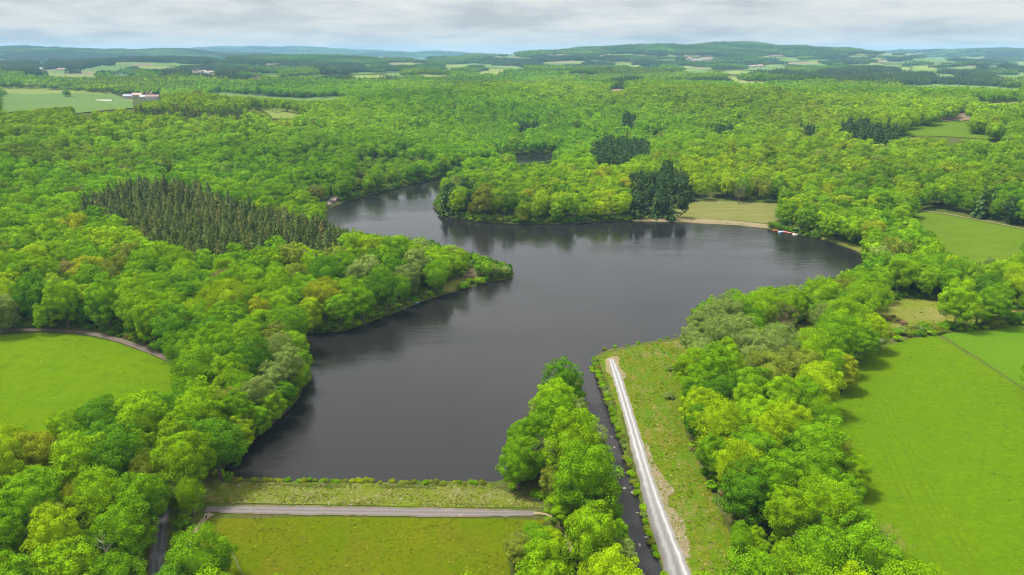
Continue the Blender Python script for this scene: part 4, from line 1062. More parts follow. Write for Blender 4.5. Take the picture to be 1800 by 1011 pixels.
CM = ME['spruce1'] + ME['pine1'] + ME['cpatch'] + ME['spruce0'] + ME['pine0']
b_off = dict(oak1=0, oak2=5, bpatch=10, oak0=14, birch=23, bare=26)
c_off = dict(spruce1=0, pine1=3, cpatch=6, spruce0=9, pine0=13)
BF, CF = Mass(), Mass()
gm = np.random.default_rng(17)
# near trees that did not make the list
for t in rest:
    k = t['kind']; r0, h0 = REFSIZE[k]
    near = t['d'] < 330
    i = {'oak': (b_off['oak0'] + gm.integers(9)) if near else gm.integers(5), 'birch': b_off['birch'] + gm.integers(3), 'bare': b_off['bare'] + gm.integers(2), 'spruce': gm.integers(3), 'pine': 3 + gm.integers(3)}[k]
    (CF if k in ('spruce', 'pine') else BF).add(np.array([t['x']]), np.array([t['y']]), np.array([t['z'] - .1]), np.array([t['R'] / r0]), np.array([t['H'] / h0]), np.array([t['col']]), np.array([i]), gm)
def stand_colour(u, v, n, g, x, y):
    k = pick_tint(u, v, None, n, g)
    c = np.array(list(TINT.values()))[k]
    w = 0.5 * np.sin(x / 61 + np.sin(y / 83)) + 0.5 * np.sin(y / 97 + 1.3 * np.sin(x / 120))        # stands of slightly different leaf
    rr_ = np.hypot(x, y)[:, None]
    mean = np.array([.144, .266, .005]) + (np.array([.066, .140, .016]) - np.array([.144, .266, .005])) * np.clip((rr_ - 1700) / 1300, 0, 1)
    c = c * (1 - .35 * np.clip((rr_ - 1700) / 1300, 0, 1))  # darker mean and tints far out: cloud shade on the hills put into leaf colour
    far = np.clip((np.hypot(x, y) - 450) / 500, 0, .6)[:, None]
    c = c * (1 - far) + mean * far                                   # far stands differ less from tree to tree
    w2 = np.sin(x / 23 + 2 * np.sin(y / 31)) * np.sin(y / 27 + 2 * np.sin(x / 37))
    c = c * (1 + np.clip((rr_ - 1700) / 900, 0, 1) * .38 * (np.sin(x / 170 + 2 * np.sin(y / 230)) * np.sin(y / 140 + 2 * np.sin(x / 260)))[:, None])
    return c * (1 + 0.20 * w + .10 * w2 + g.normal(0, .06, n))[:, None] * (1 + np.outer(np.sin(x / 140 + 2 * np.sin(y / 190)), [.13, .0, .2]))
# middle distance: single crowns
x, y = jitter_grid(-1250, 1250, NEARD, 1500, 8.6, gm, .46)
m = (np.abs(x) < y * 0.80 + 20) & (np.hypot(x, y) < 1500); x, y = x[m], y[m]
z = height(x, y); u, v, d = project(x, y, z + 12)
c = classify(u, v); n = len(x)
Rm = np.where(c == 0, np.clip(gm.normal(5.3, 1.3, n), 3.0, 9), np.where(c == 1, gm.uniform(3.6, 4.8, n), gm.uniform(4.0, 5.4, n)))
Hm = np.where(c == 0, 6 + Rm * gm.uniform(1.6, 2.2, n), np.where(c == 1, Rm * 4.2, Rm * gm.uniform(3.7, 4.7, n)))
hs_ = 1 + .16 * np.sin(x / 47 + 1.5 * np.sin(y / 71)) * np.sin(y / 53 + 1.5 * np.sin(x / 67)); Hm = Hm * np.where(c == 0, hs_, 1)
low = inpoly(u, v, P_OLIVE[1]); Hm = np.where(low & (c == 0), Hm * .5, Hm); Rm = np.where(low & (c == 0), Rm * .75, Rm)
ok = grow_ok(x, y, z, Rm, Hm)
for cc, mass, ref in ((0, BF, (6, 17)), (1, CF, (4.2, 19)), (2, CF, (4.6, 24))):
    s = ok & (c == cc)
    k = int(s.sum())
    if not k: continue
    if cc == 0:
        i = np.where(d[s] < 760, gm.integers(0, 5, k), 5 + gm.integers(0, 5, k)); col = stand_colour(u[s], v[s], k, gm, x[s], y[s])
    else:
        i = (0 if cc == 1 else 3) + gm.integers(0, 3, k)
        base = np.array([CT['dark green'], CT['grey green'], CT['olive brown']])[gm.integers(0, 3, k)] if cc == 1 else np.array([CT['blackish green']] * k)
        col = base * gm.uniform(.8, 1.2, (k, 1))
    mass.add(x[s], y[s], z[s] - .2, Rm[s] / ref[0], Hm[s] / ref[1], col, i, gm)
# far distance: clumps of wood
for r0, r1, sp, scl in ((1500, 3600, 25.0, 1.0), (3600, 7200, 36.0, 1.35), (7200, 13500, 70.0, 2.3)):
    x, y = jitter_grid(-r1 * .8, r1 * .8, r0 * .7, r1, sp, gm)
    rr = np.hypot(x, y); m = (np.abs(x) < y * 0.80) & (rr >= r0) & (rr < r1); x, y = x[m], y[m]
    z = height(x, y); u, v, d = project(x, y, z + 14)
    n = len(x)
    nz1 = np.sin(x / 310 + 1.7 * np.sin(y / 420)) + np.sin(y / 270 + 1.3 * np.sin(x / 380)) + .6 * np.sin((x + y) / 150)
    c = classify(u, v); c[(c == 0) & (nz1 > np.where(rr[m] > 2900, .75, 1.3)) & (rr[m] > 1800)] = 1
    ok = grow_ok(x, y, z, np.full(n, 13.0 * scl), np.full(n, 15.0), far=True)
    for cc, mass in ((0, BF), (1, CF)):
        s = ok & ((c == 0) if cc == 0 else (c > 0)); k = int(s.sum())
        if not k: continue
        if cc == 0:
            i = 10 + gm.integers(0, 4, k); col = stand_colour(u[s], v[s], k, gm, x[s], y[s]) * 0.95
        else:
            i = 6 + gm.integers(0, 3, k); col = np.array([CT['dark green'], CT['blackish green']])[gm.integers(0, 2, k)] * gm.uniform(.8, 1.15, (k, 1))
        sc = gm.uniform(.85, 1.12, k)
        mass.add(x[s], y[s], z[s] - .5, scl * sc, sc * gm.uniform(.8, 1.15, k) * (1 + .12 * (scl - 1)), col, i, gm)
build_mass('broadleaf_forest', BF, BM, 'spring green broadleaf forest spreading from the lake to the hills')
build_mass('conifer_forest', CF, CM, 'dark conifer woods scattered among the broadleaf forest')
# undergrowth along the wood edges
UG = Mass()
x, y = jitter_grid(-330, 330, 95, 420, 2.7, gm, .5)
m = np.abs(x) < y * .84 + 10; x, y = x[m], y[m]; z = height(x, y); n = len(x)
Ru = gm.uniform(.9, 2.1, n); Hu = gm.uniform(1.1, 2.8, n)
ok = grow_ok(x, y, z, Ru, Hu, tol=.9)
u, v, d = project(x, y, z + 1)
keep = ok & (gm.random(n) < .75); k = int(keep.sum())
tt = np.array([TINT['mid green'], TINT['deep green'], TINT['olive green'], TINT['brownish'], TINT['fresh green']])[gm.choice(5, k, p=[.34, .26, .2, .08, .12])] * gm.uniform(.7, 1.05, (k, 1))
UG.add(x[keep], y[keep], z[keep] - .1, Ru[keep] / 2.2, Hu[keep] / 3.4, tt, gm.integers(0, 3, k), gm)
x, y = jitter_grid(-480, 520, 150, 900, 2.4, gm, .5)              # bushes leaning over the water's edge
sdv = samp(SD, x, y); m = (sdv > .4) & (sdv < 6.5); x, y = x[m], y[m]; z = height(x, y); n = len(x)
ok = np.ones(n, bool)
for s_ in (S_DAMSLOPE, S_DAMBANK, S_RIGHTBANK, S_BEACH, S_SAND, S_HEAD, S_SHORE): ok &= ~inpoly(x, y, s_)
ok &= ~((y < 185) & (x > -85) & (x < 5)) & ~((samp(CD, x, y) < 5.0) & (y < 250))
u, v, d = project(x, y, z + 1.5); ok &= ~inpoly(u, v, [(1030, 660), (1030, 600), (1200, 575), (1210, 640), (1050, 670)]) & ~inpoly(u, v, V_ROCK) & ~inpoly(u, v, V_SHORE) & ~inpoly(u, v, [(775, 520), (780, 485), (812, 470), (850, 470), (850, 492), (800, 516)]) & ~inpoly(u, v, [(700, 515), (755, 508), (760, 540), (700, 545)])
x, y, z = x[ok], y[ok], z[ok]; k = len(x)
tt = np.array([TINT['mid green'], TINT['deep green'], TINT['olive green'], TINT['pale grey green'], TINT['fresh green']])[gm.choice(5, k, p=[.34, .22, .16, .12, .16])] * gm.uniform(.75, 1.05, (k, 1))
UG.add(x, y, z - .1, gm.uniform(1.0, 2.4, k) / 2.2, gm.uniform(1.6, 4.6, k) / 3.4, tt, gm.integers(0, 3, k), gm)
build_mass('undergrowth', UG, ME['shrub1'], 'brambles and low scrub under woodland edges and along the shore')

# ------------------------------------------------------------------ grass tufts on the dam, the track meadow and the fields
def tuft_mesh(seed, n, h, w, spread):
    g = np.random.default_rng(seed)
    a = g.uniform(0, 6.283, n); r = spread * np.sqrt(g.random(n))
    pos = np.stack([r * np.cos(a), r * np.sin(a), h * g.uniform(.2, .5, n)], 1)
    nor = unit(np.stack([np.cos(a), np.sin(a), g.uniform(.1, .9, n)], 1) + g.normal(0, .35, (n, 3)))
    return soup_obj('tuft', quad_mesh(pos, nor, h * g.uniform(.7, 1.2, n), w * g.uniform(.7, 1.3, n), g), np.clip(.5 + .25 * g.normal(size=n), 0, 1), M_leaf)
TU = [tuft_mesh(401 + i, 26, .34, .22, .38) for i in range(3)]
GR = Mass()
def tufts(poly, n, cols, smin, smax, hs=(.6, 1.3), mask=None):
    a0, a1 = np.min(poly, 0), np.max(poly, 0)
    x = gm.uniform(a0[0], a1[0], n * 3); y = gm.uniform(a0[1], a1[1], n * 3)
    w = np.sin(x / 3.1 + 2 * np.sin(y / 4.3)) + np.sin(y / 2.7 + 2 * np.sin(x / 5.1))
    ok = inpoly(x, y, poly) & (gm.random(len(x)) < .55 + .3 * w) & (y < 330) & (samp(CD, x, y) > 4)
    for ln, wd in ((TRACK, 2.4), (PATH, 2.4)): ok &= seg_dist(x, y, ln, False) > wd
    x, y = x[ok][:n], y[ok][:n]; k = len(x)
    if not k: return
    t = np.array(cols)[gm.integers(0, len(cols), k)] * gm.uniform(.75, 1.2, (k, 1))
    GR.add(x, y, height(x, y) + .08, gm.uniform(smin, smax, k), gm.uniform(*hs, k), t, gm.integers(0, 3, k), gm)
tufts(S_DAMSLOPE, 1500, [(.13, .165, .003), (.10, .145, .003), (.15, .155, .006), (.23, .23, .03)], .4, 1.0, (.25, .6))
tufts(S_DAMBANK, 1500, [(.14, .18, .010), (.19, .18, .05), (.12, .16, .006), (.25, .22, .10)], .4, 1.0, (.3, .7))
tufts(S_RIGHTBANK, 1700, [(.14, .20, .004), (.10, .165, .003), (.20, .185, .05), (.12, .185, .003)], .5, 1.3, (.3, .8))
tufts(S_FIELD_R, 260, [(.115, .20, .010), (.13, .21, .012), (.09, .16, .03)], .5, 1.5, (.4, .9))
tufts(S_FIELD_L, 160, [(.10, .18, .006), (.2, .26, .08)], .5, 1.2, (.4, .9))
tufts(S_PASTURE, 60, [(.16, .18, .05), (.12, .16, .02)], .8, 1.8)
build_mass('grass', GR, TU, 'coarse grass tufts on the dam, the banks and the meadows')
# rubble beside the track
def stone_mesh(seed, mat, sub=1):
    g = np.random.default_rng(seed); v, f = blob((0, 0, .12), (1, .8, .55), g, sub)
    v = v + g.normal(0, .07, v.shape)
    me = bpy.data.meshes.new('stone'); me.from_pydata([tuple(map(float, a)) for a in v], [], [tuple(map(int, a)) for a in f]); me.materials.append(mat); return me
ST = [stone_mesh(501 + i, M_stone) for i in range(4)]
RB = Mass()
def stones(poly, n, a, b):
    a0, a1 = np.min(poly, 0), np.max(poly, 0)
    x = gm.uniform(a0[0], a1[0], n * 4); y = gm.uniform(a0[1], a1[1], n * 4); ok = inpoly(x, y, poly); x, y = x[ok][:n], y[ok][:n]; k = len(x)
    s = gm.uniform(a, b, k)
    RB.add(x, y, height(x, y) + .12, s, s * gm.uniform(.6, 1, k), np.full((k, 3), .3), gm.integers(0, 4, k), gm)
stones(S_RUBBLE, 260, .07, .2); stones(S_DAMBANK, 160, .06, .15)
build_mass('rubble', RB, ST, 'pale loose stones along the track verge and dam bank')

# ------------------------------------------------------------------ rocks
def rock(u, v, s, label, mat=M_rock, flat=.6, grp=None, seed=0, z=None, name='rock'):
    p = hit(u, v)[0]; me = stone_mesh(600 + seed, mat, 2)
    o = bpy.data.objects.new(name, me); COL.objects.link(o)
    o.location = (p[0], p[1], (float(height(p[0], p[1])) if z is None else z) - .1 * s)
    o.scale = (s, s * .8, s * flat); o.rotation_euler = (0, 0, seed * 1.3)
    return tag(o, label, 'rock', grp)
for k, (u, v, s) in enumerate([(575, 359, 4.6), (583, 355, 5.6), (591, 351, 4.4), (584, 347, 4.2), (597, 348, 3.2)]):
    rock(u, v, s, f'{ordinal(k + 1)} tan boulder of the rocky outcrop on the far left shore', seed=k, grp='boulders of the rocky outcrop', flat=.8)
for k, (u, v, s) in enumerate([(1097, 862, .5), (1112, 870, .6), (1136, 948, .7), (1124, 962, .6), (1120, 905, .35), (1080, 790, .35), (1075, 772, .3)]):
    c = plane_pts([(u, v)], -2.5)[0]
    rock(u, v, s, f'pale stone breaking the stream surface, {ordinal(k + 1)} of seven', M_stone, .5, 'stones in the stream', 20 + k, float(canal_z(c[1])), 'stone')

# ------------------------------------------------------------------ dead tree standing out of the left wood
M_dead = plain('dead_wood', (.27, .25, .21), .9, .3, 2)
p = hit(186, 958, 12)[0]
dt = empty('dead_tree', (p[0], p[1], float(height(p[0], p[1])) - .1), .6)
tag(dt, 'dead leafless tree with pale bare branches in the bottom left wood', 'tree')
o = bpy.data.objects.new('trunk', trunk_mesh('trunk', 777, 20, .30, 4, 4.5, M_dead, 0)); COL.objects.link(o); o.parent = dt
o = bpy.data.objects.new('branches', trunk_mesh('branches', 778, 19, .20, 6, 5.0, M_dead, 3)); COL.objects.link(o); o.parent = dt

# ------------------------------------------------------------------ buildings
M_wall = [plain('pale_render', (.30, .28, .25), .9, .12, .4), plain('stone_wall', (.28, .25, .21), .9, .2, .5), plain('white_render', (.34, .33, .315), .9, .08, .4)]
M_roof = [plain('red_tiles', (.17, .10, .075), .8, .2, .6), plain('brown_tiles', (.26, .17, .13), .8, .2, .6), plain('slate', (.16, .17, .20), .7, .2, .6), plain('grey_sheet', (.24, .25, .265), .6, .12, .6)]
M_pane = plain('window_glass', (.03, .035, .045), .15, .1, 1); M_door = plain('door_paint', (.14, .09, .06), .6, .2, 1)
def box(x0, x1, y0, y1, z0, z1):
    v = [(x, y, z) for z in (z0, z1) for y in (y0, y1) for x in (x0, x1)]
    f = [(0, 2, 3, 1), (4, 5, 7, 6), (0, 1, 5, 4), (2, 6, 7, 3), (0, 4, 6, 2), (1, 3, 7, 5)]
    return v, f
def house(u, v, L, W, h, rise, rz, wall, roof, label, grp, cat='house', name='house', detail=True, chimney=True, open_front=False):
    p = hit(u, v)[0]
    z = float(min(height(p[0] + a, p[1] + b) for a in (-L / 3, L / 3) for b in (-W / 3, W / 3)))
    e_ = empty(name, (p[0], p[1], z), rz)
    tag(e_, label, cat, grp)
    gv = [(-L / 2, -W / 2, -1.5), (L / 2, -W / 2, -1.5), (L / 2, W / 2, -1.5), (-L / 2, W / 2, -1.5), (-L / 2, -W / 2, h), (L / 2, -W / 2, h), (L / 2, W / 2, h), (-L / 2, W / 2, h), (-L / 2, 0, h + rise), (L / 2, 0, h + rise)]
    gf = [(0, 1, 5, 4), (2, 3, 7, 6), (1, 2, 6, 9, 5), (3, 0, 4, 8, 7)]
    mesh_obj('wall', gv, gf, wall, e_)
    t = .25; ov = .5; k = rise / (W / 2)
    a = [(-L / 2 - ov, -W / 2 - ov, h - ov * k + .04), (L / 2 + ov, -W / 2 - ov, h - ov * k + .04), (L / 2 + ov, 0, h + rise + .04), (-L / 2 - ov, 0, h + rise + .04), (L / 2 + ov, W / 2 + ov, h - ov * k + .04), (-L / 2 - ov, W / 2 + ov, h - ov * k + .04)]
    b = [(x, y, zz + t) for x, y, zz in a]
    rf = mesh_obj('roof', a + b, [(3, 2, 1, 0), (5, 4, 2, 3), (6, 7, 8, 9), (9, 8, 10, 11), (0, 1, 7, 6), (4, 5, 11, 10), (1, 2, 8, 7), (2, 4, 10, 8), (3, 0, 6, 9), (5, 3, 9, 11)], roof, e_)
    if chimney:
        vv, ff = box(L * .28, L * .28 + .8, -.5, .4, h + rise - .4, h + rise + 1.3); mesh_obj('chimney', vv, ff, M_wall[1], rf)
    if detail:
        n = max(2, int(L / 4)); dpos = n // 2
        for i in range(n):
            x = -L / 2 + L * (i + .5) / n
            if i == dpos: vv, ff = box(x - .6, x + .6, -W / 2 - .06, -W / 2 + .05, 0, 2.2); mesh_obj('door', vv, ff, M_door, e_)
            else: vv, ff = box(x - .55, x + .55, -W / 2 - .06, -W / 2 + .05, 1.0, 2.3); mesh_obj('window', vv, ff, M_pane, e_)
    return e_
house(226, 173, 17, 10, 5, 3.2, R(8), M_wall[2], M_roof[2], 'white farmhouse with dark roof at the far left farm', None)
house(243, 171, 22, 11, 5, 3.6, R(-12), M_wall[1], M_roof[1], 'long brown roofed barn in the middle of the far farm', None, 'barn', 'barn', chimney=False)
house(254, 174, 14, 9, 4.5, 3, R(25), M_wall[0], M_roof[3], 'grey roofed shed between the two barns of the far farm', None, 'barn', 'barn', chimney=False)
house(269, 175, 24, 12, 6, 3, R(6), M_wall[2], M_roof[0], 'white walled barn with red roof at the farm right end', None, 'barn', 'barn', chimney=False)
house(262, 168, 16, 9, 5, 3, R(-5), M_wall[0], M_roof[0], 'red roofed house behind the white farm barn', None)
sheet('farmyard', hitp([(200, 176), (216, 174), (234, 176), (234, 180), (205, 180)]), M_sand, 1.0, 'pale sandy yard in front of the far farm', 8)
def tunnel(u, v, L, W, h, rz, label):
    p = hit(u, v)[0]; e_ = empty('polytunnel', (p[0], p[1], float(height(p[0], p[1]))), rz); tag(e_, label, 'polytunnel')
    V, F = [], []
    for i in range(13):
        for k in range(9):
            a = math.pi * k / 8; V.append((-L / 2 + L * i / 12, W / 2 * math.cos(a), h * math.sin(a) - .2))
    for i in range(12):
        for k in range(8): F.append((i * 9 + k, i * 9 + k + 1, (i + 1) * 9 + k + 1, (i + 1) * 9 + k))
    mesh_obj('cover', V, F, M_wall[0], e_, smooth=True)
    for i in (0, 12): mesh_obj('end_panel', [V[i * 9 + k] for k in range(9)], [tuple(range(9))], M_wall[0], e_)
tunnel(184, 178, 34, 8, 3.0, R(-8), 'long low white tunnel at the edge of the far left crop')
gh = random.Random(3)
for k, (u, v) in enumerate([(338, 128), (343, 130), (348, 127), (353, 129), (359, 128), (364, 131), (370, 129), (375, 130)]):
    house(u, v, gh.uniform(12, 20), gh.uniform(8, 11), gh.uniform(4.5, 6.5), 3.4, gh.uniform(-.6, .6), M_wall[k % 3], M_roof[k % 3], f'tiny roofed house of the far left hamlet, {ordinal(k + 1)} from left', 'houses of the far left hamlet', detail=False)
house(74, 123, 40, 16, 6, 3, R(5), M_wall[2], M_roof[3], 'far white barn alone at the far left', None, 'barn', 'barn', detail=False, chimney=False)
house(111, 124, 38, 16, 6, 3, R(-8), M_wall[2], M_roof[0], 'far pinkish barn right of the far white barn', None, 'barn', 'barn', detail=False, chimney=False)
for k in range(14):
    house(1209 + k * 3.1, 104 + gh.uniform(0, 3.5), gh.uniform(14, 24), gh.uniform(9, 13), gh.uniform(5, 8), 3.6, gh.uniform(-.7, .7), M_wall[(k * 2) % 3], M_roof[k % 3], f'tiny pale house of the hilltop village, {ordinal(k + 1)} from left', 'houses of the hilltop village', detail=False)
for k in range(7):
    house(1320 + k * 3.2, 117 + gh.uniform(0, 3), gh.uniform(14, 24), gh.uniform(9, 13), gh.uniform(5, 8), 3.6, gh.uniform(-.7, .7), M_wall[(k * 2) % 3], M_roof[k % 2], f'tiny house below the hilltop village, {ordinal(k + 1)} from left', 'houses below the hilltop village', detail=False)

# ------------------------------------------------------------------ boats
def hull_mesh(name, L, W, H, mat, parent, deck=None):
    n = 13; V, F = [], []
    prof = [(-1, 1), (-.82, .45), (-.45, .08), (0, 0), (.45, .08), (.82, .45), (1, 1)]
    for i in range(n):
        t = i / (n - 1); w = W / 2 * max(.03, (math.sin(math.pi * min(1, .16 + .84 * t) ** .9) ** .55 if t < 1 else .03)); w = max(w, .03)
        sheer = H * (1 + .28 * (2 * t - 1) ** 2)
        for (a, b) in prof: V.append((-L / 2 + L * t, a * w, -.12 + sheer * b))
    m_ = len(prof)
    for i in range(n - 1):
        for k in range(m_ - 1): F.append((i * m_ + k, i * m_ + k + 1, (i + 1) * m_ + k + 1, (i + 1) * m_ + k))
    F.append(tuple(range(m_))); F.append(tuple((n - 1) * m_ + k for k in range(m_))[::-1])
    o = mesh_obj(name, V, F, mat, parent, smooth=True)
    md = o.modifiers.new('shell', 'SOLIDIFY'); md.thickness = .05
    return V, n, m_
def rowboat(u, v, L, W, rz, hullm, inm, label, grp=None, cat='boat'):
    c = plane_pts([(u, v)], 0.0)[0]
    e_ = empty('rowing_boat', (c[0], c[1], 0.0), rz); tag(e_, label, cat, grp)
    V, n, m_ = hull_mesh('hull', L, W, .48, hullm, e_)
    rail = [(x, y, z + .02) for (x, y, z) in [V[i * m_] for i in range(n)]] + [(x, y, z + .02) for (x, y, z) in [V[i * m_ + m_ - 1] for i in range(n - 1, -1, -1)]]
    v_, f_ = tube(rail, [.05] * len(rail), 5); mesh_obj('rail', v_, f_, inm, e_)
    for x in (-L * .28, 0, L * .24):
        vv, ff = box(x - .16, x + .16, -W * .40, W * .40, .20, .26); mesh_obj('bench', vv, ff, inm, e_)
    vv, ff = box(-L * .36, L * .30, -W * .26, W * .26, .02, .05); mesh_obj('floor_board', vv, ff, inm, e_)
    for s in (-1, 1):
        v_, f_ = tube([(-L * .3, s * W * .18, .34), (L * .15, s * W * .3, .40)], [.03, .035], 5); mesh_obj('oar', v_, f_, M_door, e_)
    return e_
def pedalo(u, v, L, W, rz, hullm, topm, label, grp):
    c = plane_pts([(u, v)], 0.0)[0]
    e_ = empty('pedal_boat', (c[0], c[1], 0.0), rz); tag(e_, label, 'pedal boat', grp)
    for s in (-1, 1):
        prof = [(-L / 2, .10), (-L * .42, .26), (0, .30), (L * .40, .26), (L / 2, .08)]
        v_, f_ = tube([(x, s * W * .36, .12) for x, _ in prof], [r for _, r in prof], 8); mesh_obj('float', v_, f_, hullm, e_, smooth=True)
    vv, ff = box(-L * .40, L * .32, -W * .40, W * .40, .34, .44); mesh_obj('deck', vv, ff, topm, e_)
    for s in (-1, 1):
        vv, ff = box(-L * .22, L * .02, s * W * .2 - .22, s * W * .2 + .22, .442, .62); st = mesh_obj('seat', vv, ff, hullm, e_)
        vv, ff = box(-L * .26, -L * .215, s * W * .2 - .22, s * W * .2 + .22, .50, 1.0); mesh_obj('backrest', vv, ff, hullm, st)
    v_, f_ = tube([(L * .18, 0, .44), (L * .14, 0, .85)], [.03, .03], 5); mesh_obj('steering_lever', v_, f_, M_door, e_)
    vv, ff = box(-L * .52, -L * .40, -.3, .3, .05, .40); mesh_obj('paddle_box', vv, ff, topm, e_)
B_blue = plain('sky_blue_paint', (.10, .42, .68), .4, .08, 2); B_red = plain('red_plastic', (.55, .06, .04), .4, .08, 2); B_white = plain('white_plastic', (.78, .78, .76), .4, .06, 2); B_orange = plain('orange_plastic', (.68, .20, .06), .4, .08, 2)
rowboat(729, 533, 4.2, 1.6, R(4), B_blue, B_blue, 'small sky blue rowing boat moored at the headland shore')
rowboat(1363, 405.5, 3.6, 1.4, R(-8), B_orange, B_orange, 'orange boat at the left end of the moored boats', 'boats moored by the beach')
pedalo(1372, 408, 3.4, 1.9, R(28), B_blue, B_white, 'light blue and white pedal boat, second of the moored boats', 'boats moored by the beach')
pedalo(1381, 407.5, 3.4, 1.9, R(-20), B_red, B_white, 'red and white pedal boat in the middle of the moored boats', 'boats moored by the beach')
rowboat(1388, 410, 3.4, 1.4, R(-12), B_red, B_white, 'red boat with white benches right of the pedal boats', 'boats moored by the beach')
pedalo(1397, 412, 3.3, 1.8, R(-24), B_white, B_red, 'white pedal boat with red deck at the right end of the moorings', 'boats moored by the beach')

# ------------------------------------------------------------------ cattle
M_cow = plain('russet_hide', (.115, .045, .022), .85, .3, 1.5); M_horn = plain('horn', (.5, .45, .36), .6, .1, 3)
def cow_mesh(name, graze):
    hz = .42 if graze else 1.25
    pts = {'pelvis': ((-.75, 0, 1.12), .33), 'loin': ((-.3, 0, 1.08), .39), 'chest': ((.35, 0, 1.05), .40), 'shoulder': ((.68, 0, 1.12), .32), 'neck': ((1.0, 0, 1.12 if not graze else .92), .21), 'poll': ((1.28, 0, hz + .18), .15), 'muzzle': ((1.62, 0, hz - .06), .10), 'tail0': ((-1.05, 0, 1.25), .06), 'tail1': ((-1.14, 0, .85), .035), 'tail2': ((-1.12, 0, .5), .05)}
    E = [('pelvis', 'loin'), ('loin', 'chest'), ('chest', 'shoulder'), ('shoulder', 'neck'), ('neck', 'poll'), ('poll', 'muzzle'), ('pelvis', 'tail0'), ('tail0', 'tail1'), ('tail1', 'tail2')]
    for s, n_ in ((-1, 'l'), (1, 'r')):
        pts.update({f'fs{n_}': ((.55, s * .20, .80), .16), f'fk{n_}': ((.58, s * .22, .45), .09), f'ff{n_}': ((.56, s * .22, .10), .065), f'fh{n_}': ((.62, s * .22, .03), .075),
                    f'hs{n_}': ((-.72, s * .22, .80), .20), f'hk{n_}': ((-.58, s * .24, .62), .13), f'hh{n_}': ((-.86, s * .23, .38), .08), f'hf{n_}': ((-.80, s * .23, .09), .065), f'hx{n_}': ((-.74, s * .23, .03), .075),
                    f'e{n_}': ((1.24, s * .24, hz + .24), .05)})
        E += [('chest', f'fs{n_}'), (f'fs{n_}', f'fk{n_}'), (f'fk{n_}', f'ff{n_}'), (f'ff{n_}', f'fh{n_}'), ('pelvis', f'hs{n_}'), (f'hs{n_}', f'hk{n_}'), (f'hk{n_}', f'hh{n_}'), (f'hh{n_}', f'hf{n_}'), (f'hf{n_}', f'hx{n_}'), ('poll', f'e{n_}')]
    return skin(name, pts, E, 'pelvis', M_cow)
def skin(name, pts, E, root, mat):
    keys = list(pts); me = bpy.data.meshes.new(name)
    me.from_pydata([pts[k][0] for k in keys], [(keys.index(a), keys.index(b)) for a, b in E], []); me.materials.append(mat)
    o = bpy.data.objects.new(name, me)
    o.modifiers.new('skin', 'SKIN'); sv = me.skin_vertices
    if not sv:
        bm = bmesh.new(); bm.from_mesh(me); bm.verts.layers.skin.verify(); bm.to_mesh(me); bm.free(); sv = me.skin_vertices
    for i, k in enumerate(keys):
        sv[0].data[i].radius = (pts[k][1], pts[k][1]); sv[0].data[i].use_root = (k == root)
    ss = o.modifiers.new('sub', 'SUBSURF'); ss.levels = ss.render_levels = 2
    return o
cowA, cowB = cow_mesh('body', True), cow_mesh('body', False)
for k, (u, v, a, src, lab) in enumerate([(1569, 560, 20, cowA, 'russet cow farthest back of the five in the pasture'), (1563, 565, 160, cowB, 'russet cow nearest the big tree at the pasture edge'),
        (1578, 567, 200, cowA, 'russet cow in the middle of the small herd'), (1585, 571, -15, cowB, 'russet cow in front, left of the overlapping pair'), (1590, 573, 170, cowA, 'russet cow in front, right of the overlapping pair')]):
    c = hit(u, v)[0]; e_ = empty('cow', (c[0], c[1], float(height(c[0], c[1])) + .10), R(a), 1.12); tag(e_, lab, 'cow', 'cattle in the pasture')
    b = src.copy(); COL.objects.link(b); b.parent = e_
    hz = .42 if src is cowA else 1.25
    for s in (-1, 1):
        v_, f_ = tube([(1.22, s * .10, hz + .30), (1.24, s * .24, hz + .38), (1.30, s * .28, hz + .50)], [.04, .03, .01], 5); mesh_obj('horn', v_, f_, M_horn, e_)

# ------------------------------------------------------------------ walker on the footpath
M_skin = plain('skin', (.45, .28, .20), .7, .05, 4); M_black = plain('black_cloth', (.018, .018, .02), .9, .2, 6); M_whitec = plain('white_cloth', (.75, .74, .72), .9, .06, 6); M_hair = plain('dark_hair', (.03, .02, .015), .8, .2, 6)
c = hit(363, 914)[0]
pe = empty('person', (c[0], c[1], float(height(c[0], c[1])) + .24), R(150)); tag(pe, 'person in black and white walking on the footpath at the dam', 'person')
P = {'pelvis': ((0, 0, .95), .15), 'waist': ((0, 0, 1.10), .135), 'chest': ((0, 0, 1.30), .165), 'neck': ((0, 0, 1.49), .062), 'chin': ((.03, 0, 1.56), .075), 'head': ((.02, 0, 1.66), .105), 'crown': ((0, 0, 1.73), .07), 'nose': ((.125, 0, 1.63), .02)}
E = [('pelvis', 'waist'), ('waist', 'chest'), ('chest', 'neck'), ('neck', 'chin'), ('chin', 'head'), ('head', 'crown'), ('head', 'nose')]
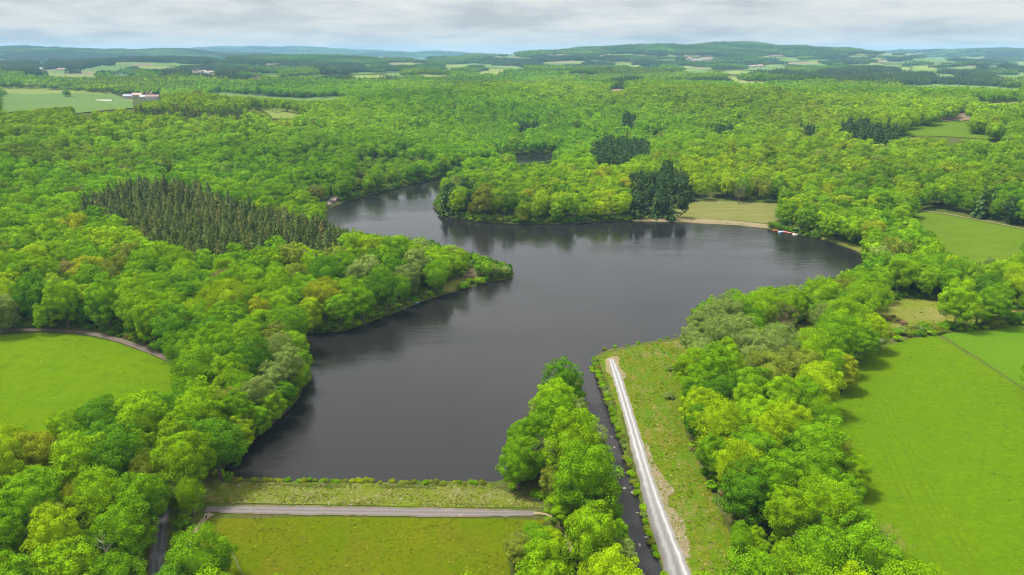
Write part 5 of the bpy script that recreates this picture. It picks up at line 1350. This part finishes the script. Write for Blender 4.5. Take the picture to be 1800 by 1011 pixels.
for s, n_, sw in ((-1, 'l', .22), (1, 'r', -.20)):
    P.update({f'hip{n_}': ((0, s * .10, .88), .105), f'knee{n_}': ((sw * .55 + .04, s * .11, .50), .068), f'ank{n_}': ((sw, s * .11, .10), .045), f'toe{n_}': ((sw + .17, s * .12, .04), .04),
              f'sh{n_}': ((0, s * .20, 1.40), .068), f'el{n_}': ((-sw * .4, s * .26, 1.12), .048), f'wr{n_}': ((-sw * .9 + .06, s * .25, .90), .033), f'pa{n_}': ((-sw * .9 + .08, s * .25, .82), .035), f'ear{n_}': ((.0, s * .11, 1.64), .02)})
    E += [('pelvis', f'hip{n_}'), (f'hip{n_}', f'knee{n_}'), (f'knee{n_}', f'ank{n_}'), (f'ank{n_}', f'toe{n_}'), ('chest', f'sh{n_}'), (f'sh{n_}', f'el{n_}'), (f'el{n_}', f'wr{n_}'), (f'wr{n_}', f'pa{n_}'), ('head', f'ear{n_}')]
    for q_, (dy, ln) in enumerate(((-.026, .075), (-.009, .088), (.009, .082), (.026, .066))):
        P[f'f{q_}{n_}'] = ((-sw * .9 + .10 + dy, s * .245, .82 - ln), .010); E.append((f'pa{n_}', f'f{q_}{n_}'))
    P[f'th{n_}'] = ((-sw * .9 + .13, s * .23, .80), .011); E.append((f'pa{n_}', f'th{n_}'))
o = skin('body', P, E, 'pelvis', M_skin); COL.objects.link(o); o.parent = pe
T = {k: (P[k][0], P[k][1] * 1.14 + .012) for k in ('pelvis', 'waist', 'chest', 'shl', 'shr', 'ell', 'elr')}
o = skin('jacket', T, [('pelvis', 'waist'), ('waist', 'chest'), ('chest', 'shl'), ('chest', 'shr'), ('shl', 'ell'), ('shr', 'elr')], 'chest', M_whitec); COL.objects.link(o); o.parent = pe
T = {k: (P[k][0], P[k][1] * 1.18 + .014) for k in ('pelvis', 'hipl', 'hipr', 'kneel', 'kneer', 'ankl', 'ankr')}
o = skin('trousers', T, [('pelvis', 'hipl'), ('pelvis', 'hipr'), ('hipl', 'kneel'), ('hipr', 'kneer'), ('kneel', 'ankl'), ('kneer', 'ankr')], 'pelvis', M_black); COL.objects.link(o); o.parent = pe
v_, f_ = blob((-.02, 0, 1.70), (.125, .118, .105), np.random.default_rng(2), 2); mesh_obj('hair', v_, f_, M_hair, pe, smooth=True)
v_, f_ = blob((-.22, 0, 1.28), (.10, .15, .22), np.random.default_rng(3), 2); bp = mesh_obj('backpack', v_, f_, M_black, pe, smooth=True)

# ------------------------------------------------------------------ wire fence on the dam slope
FL = hitp([(400, 955), (408, 975), (420, 1000), (434, 1030)])
fe = empty('wire_fence', (FL[0, 0], FL[0, 1], float(height(*FL[0])))); tag(fe, 'thin wire fence with wooden posts on the left of the dam slope', 'fence')
pp, _ = resample(FL, 3.0); tops = []
for q_ in pp:
    zz = float(height(q_[0], q_[1])); r_ = np.array([q_[0] - FL[0, 0], q_[1] - FL[0, 1], zz - float(height(*FL[0]))])
    v_, f_ = tube([r_ + [0, 0, -.3], r_ + [0, 0, 1.25]], [.07, .06], 6); mesh_obj('post', v_, f_, M_bark, fe); tops.append(r_)
for hgt in (.5, .85, 1.15):
    v_, f_ = tube([t_ + [0, 0, hgt] for t_ in tops], [.015] * len(tops), 4); mesh_obj('wire', v_, f_, M_roof[2], fe)

# ------------------------------------------------------------------ the hazy air over the country
zt = float(TZ[R_ < 14000].max()) + 32.0
hv, hf = box(-13000, 13000, -1500, 14500, float(TZ.min()) - 1.0, zt)
M_haze, nt, out = new_mat('haze')
pv_ = node(nt, 'ShaderNodeVolumePrincipled')
pv_.inputs['Color'].default_value = (0.32, 0.60, 0.92, 1); pv_.inputs['Density'].default_value = 6.6e-5; pv_.inputs['Anisotropy'].default_value = 0.0
nt.links.new(pv_.outputs[0], out.inputs['Volume'])
hz_o = mesh_obj('haze', hv, hf, M_haze); tag(hz_o, 'thin bluish haze over the distant hills', None, None, 'stuff')
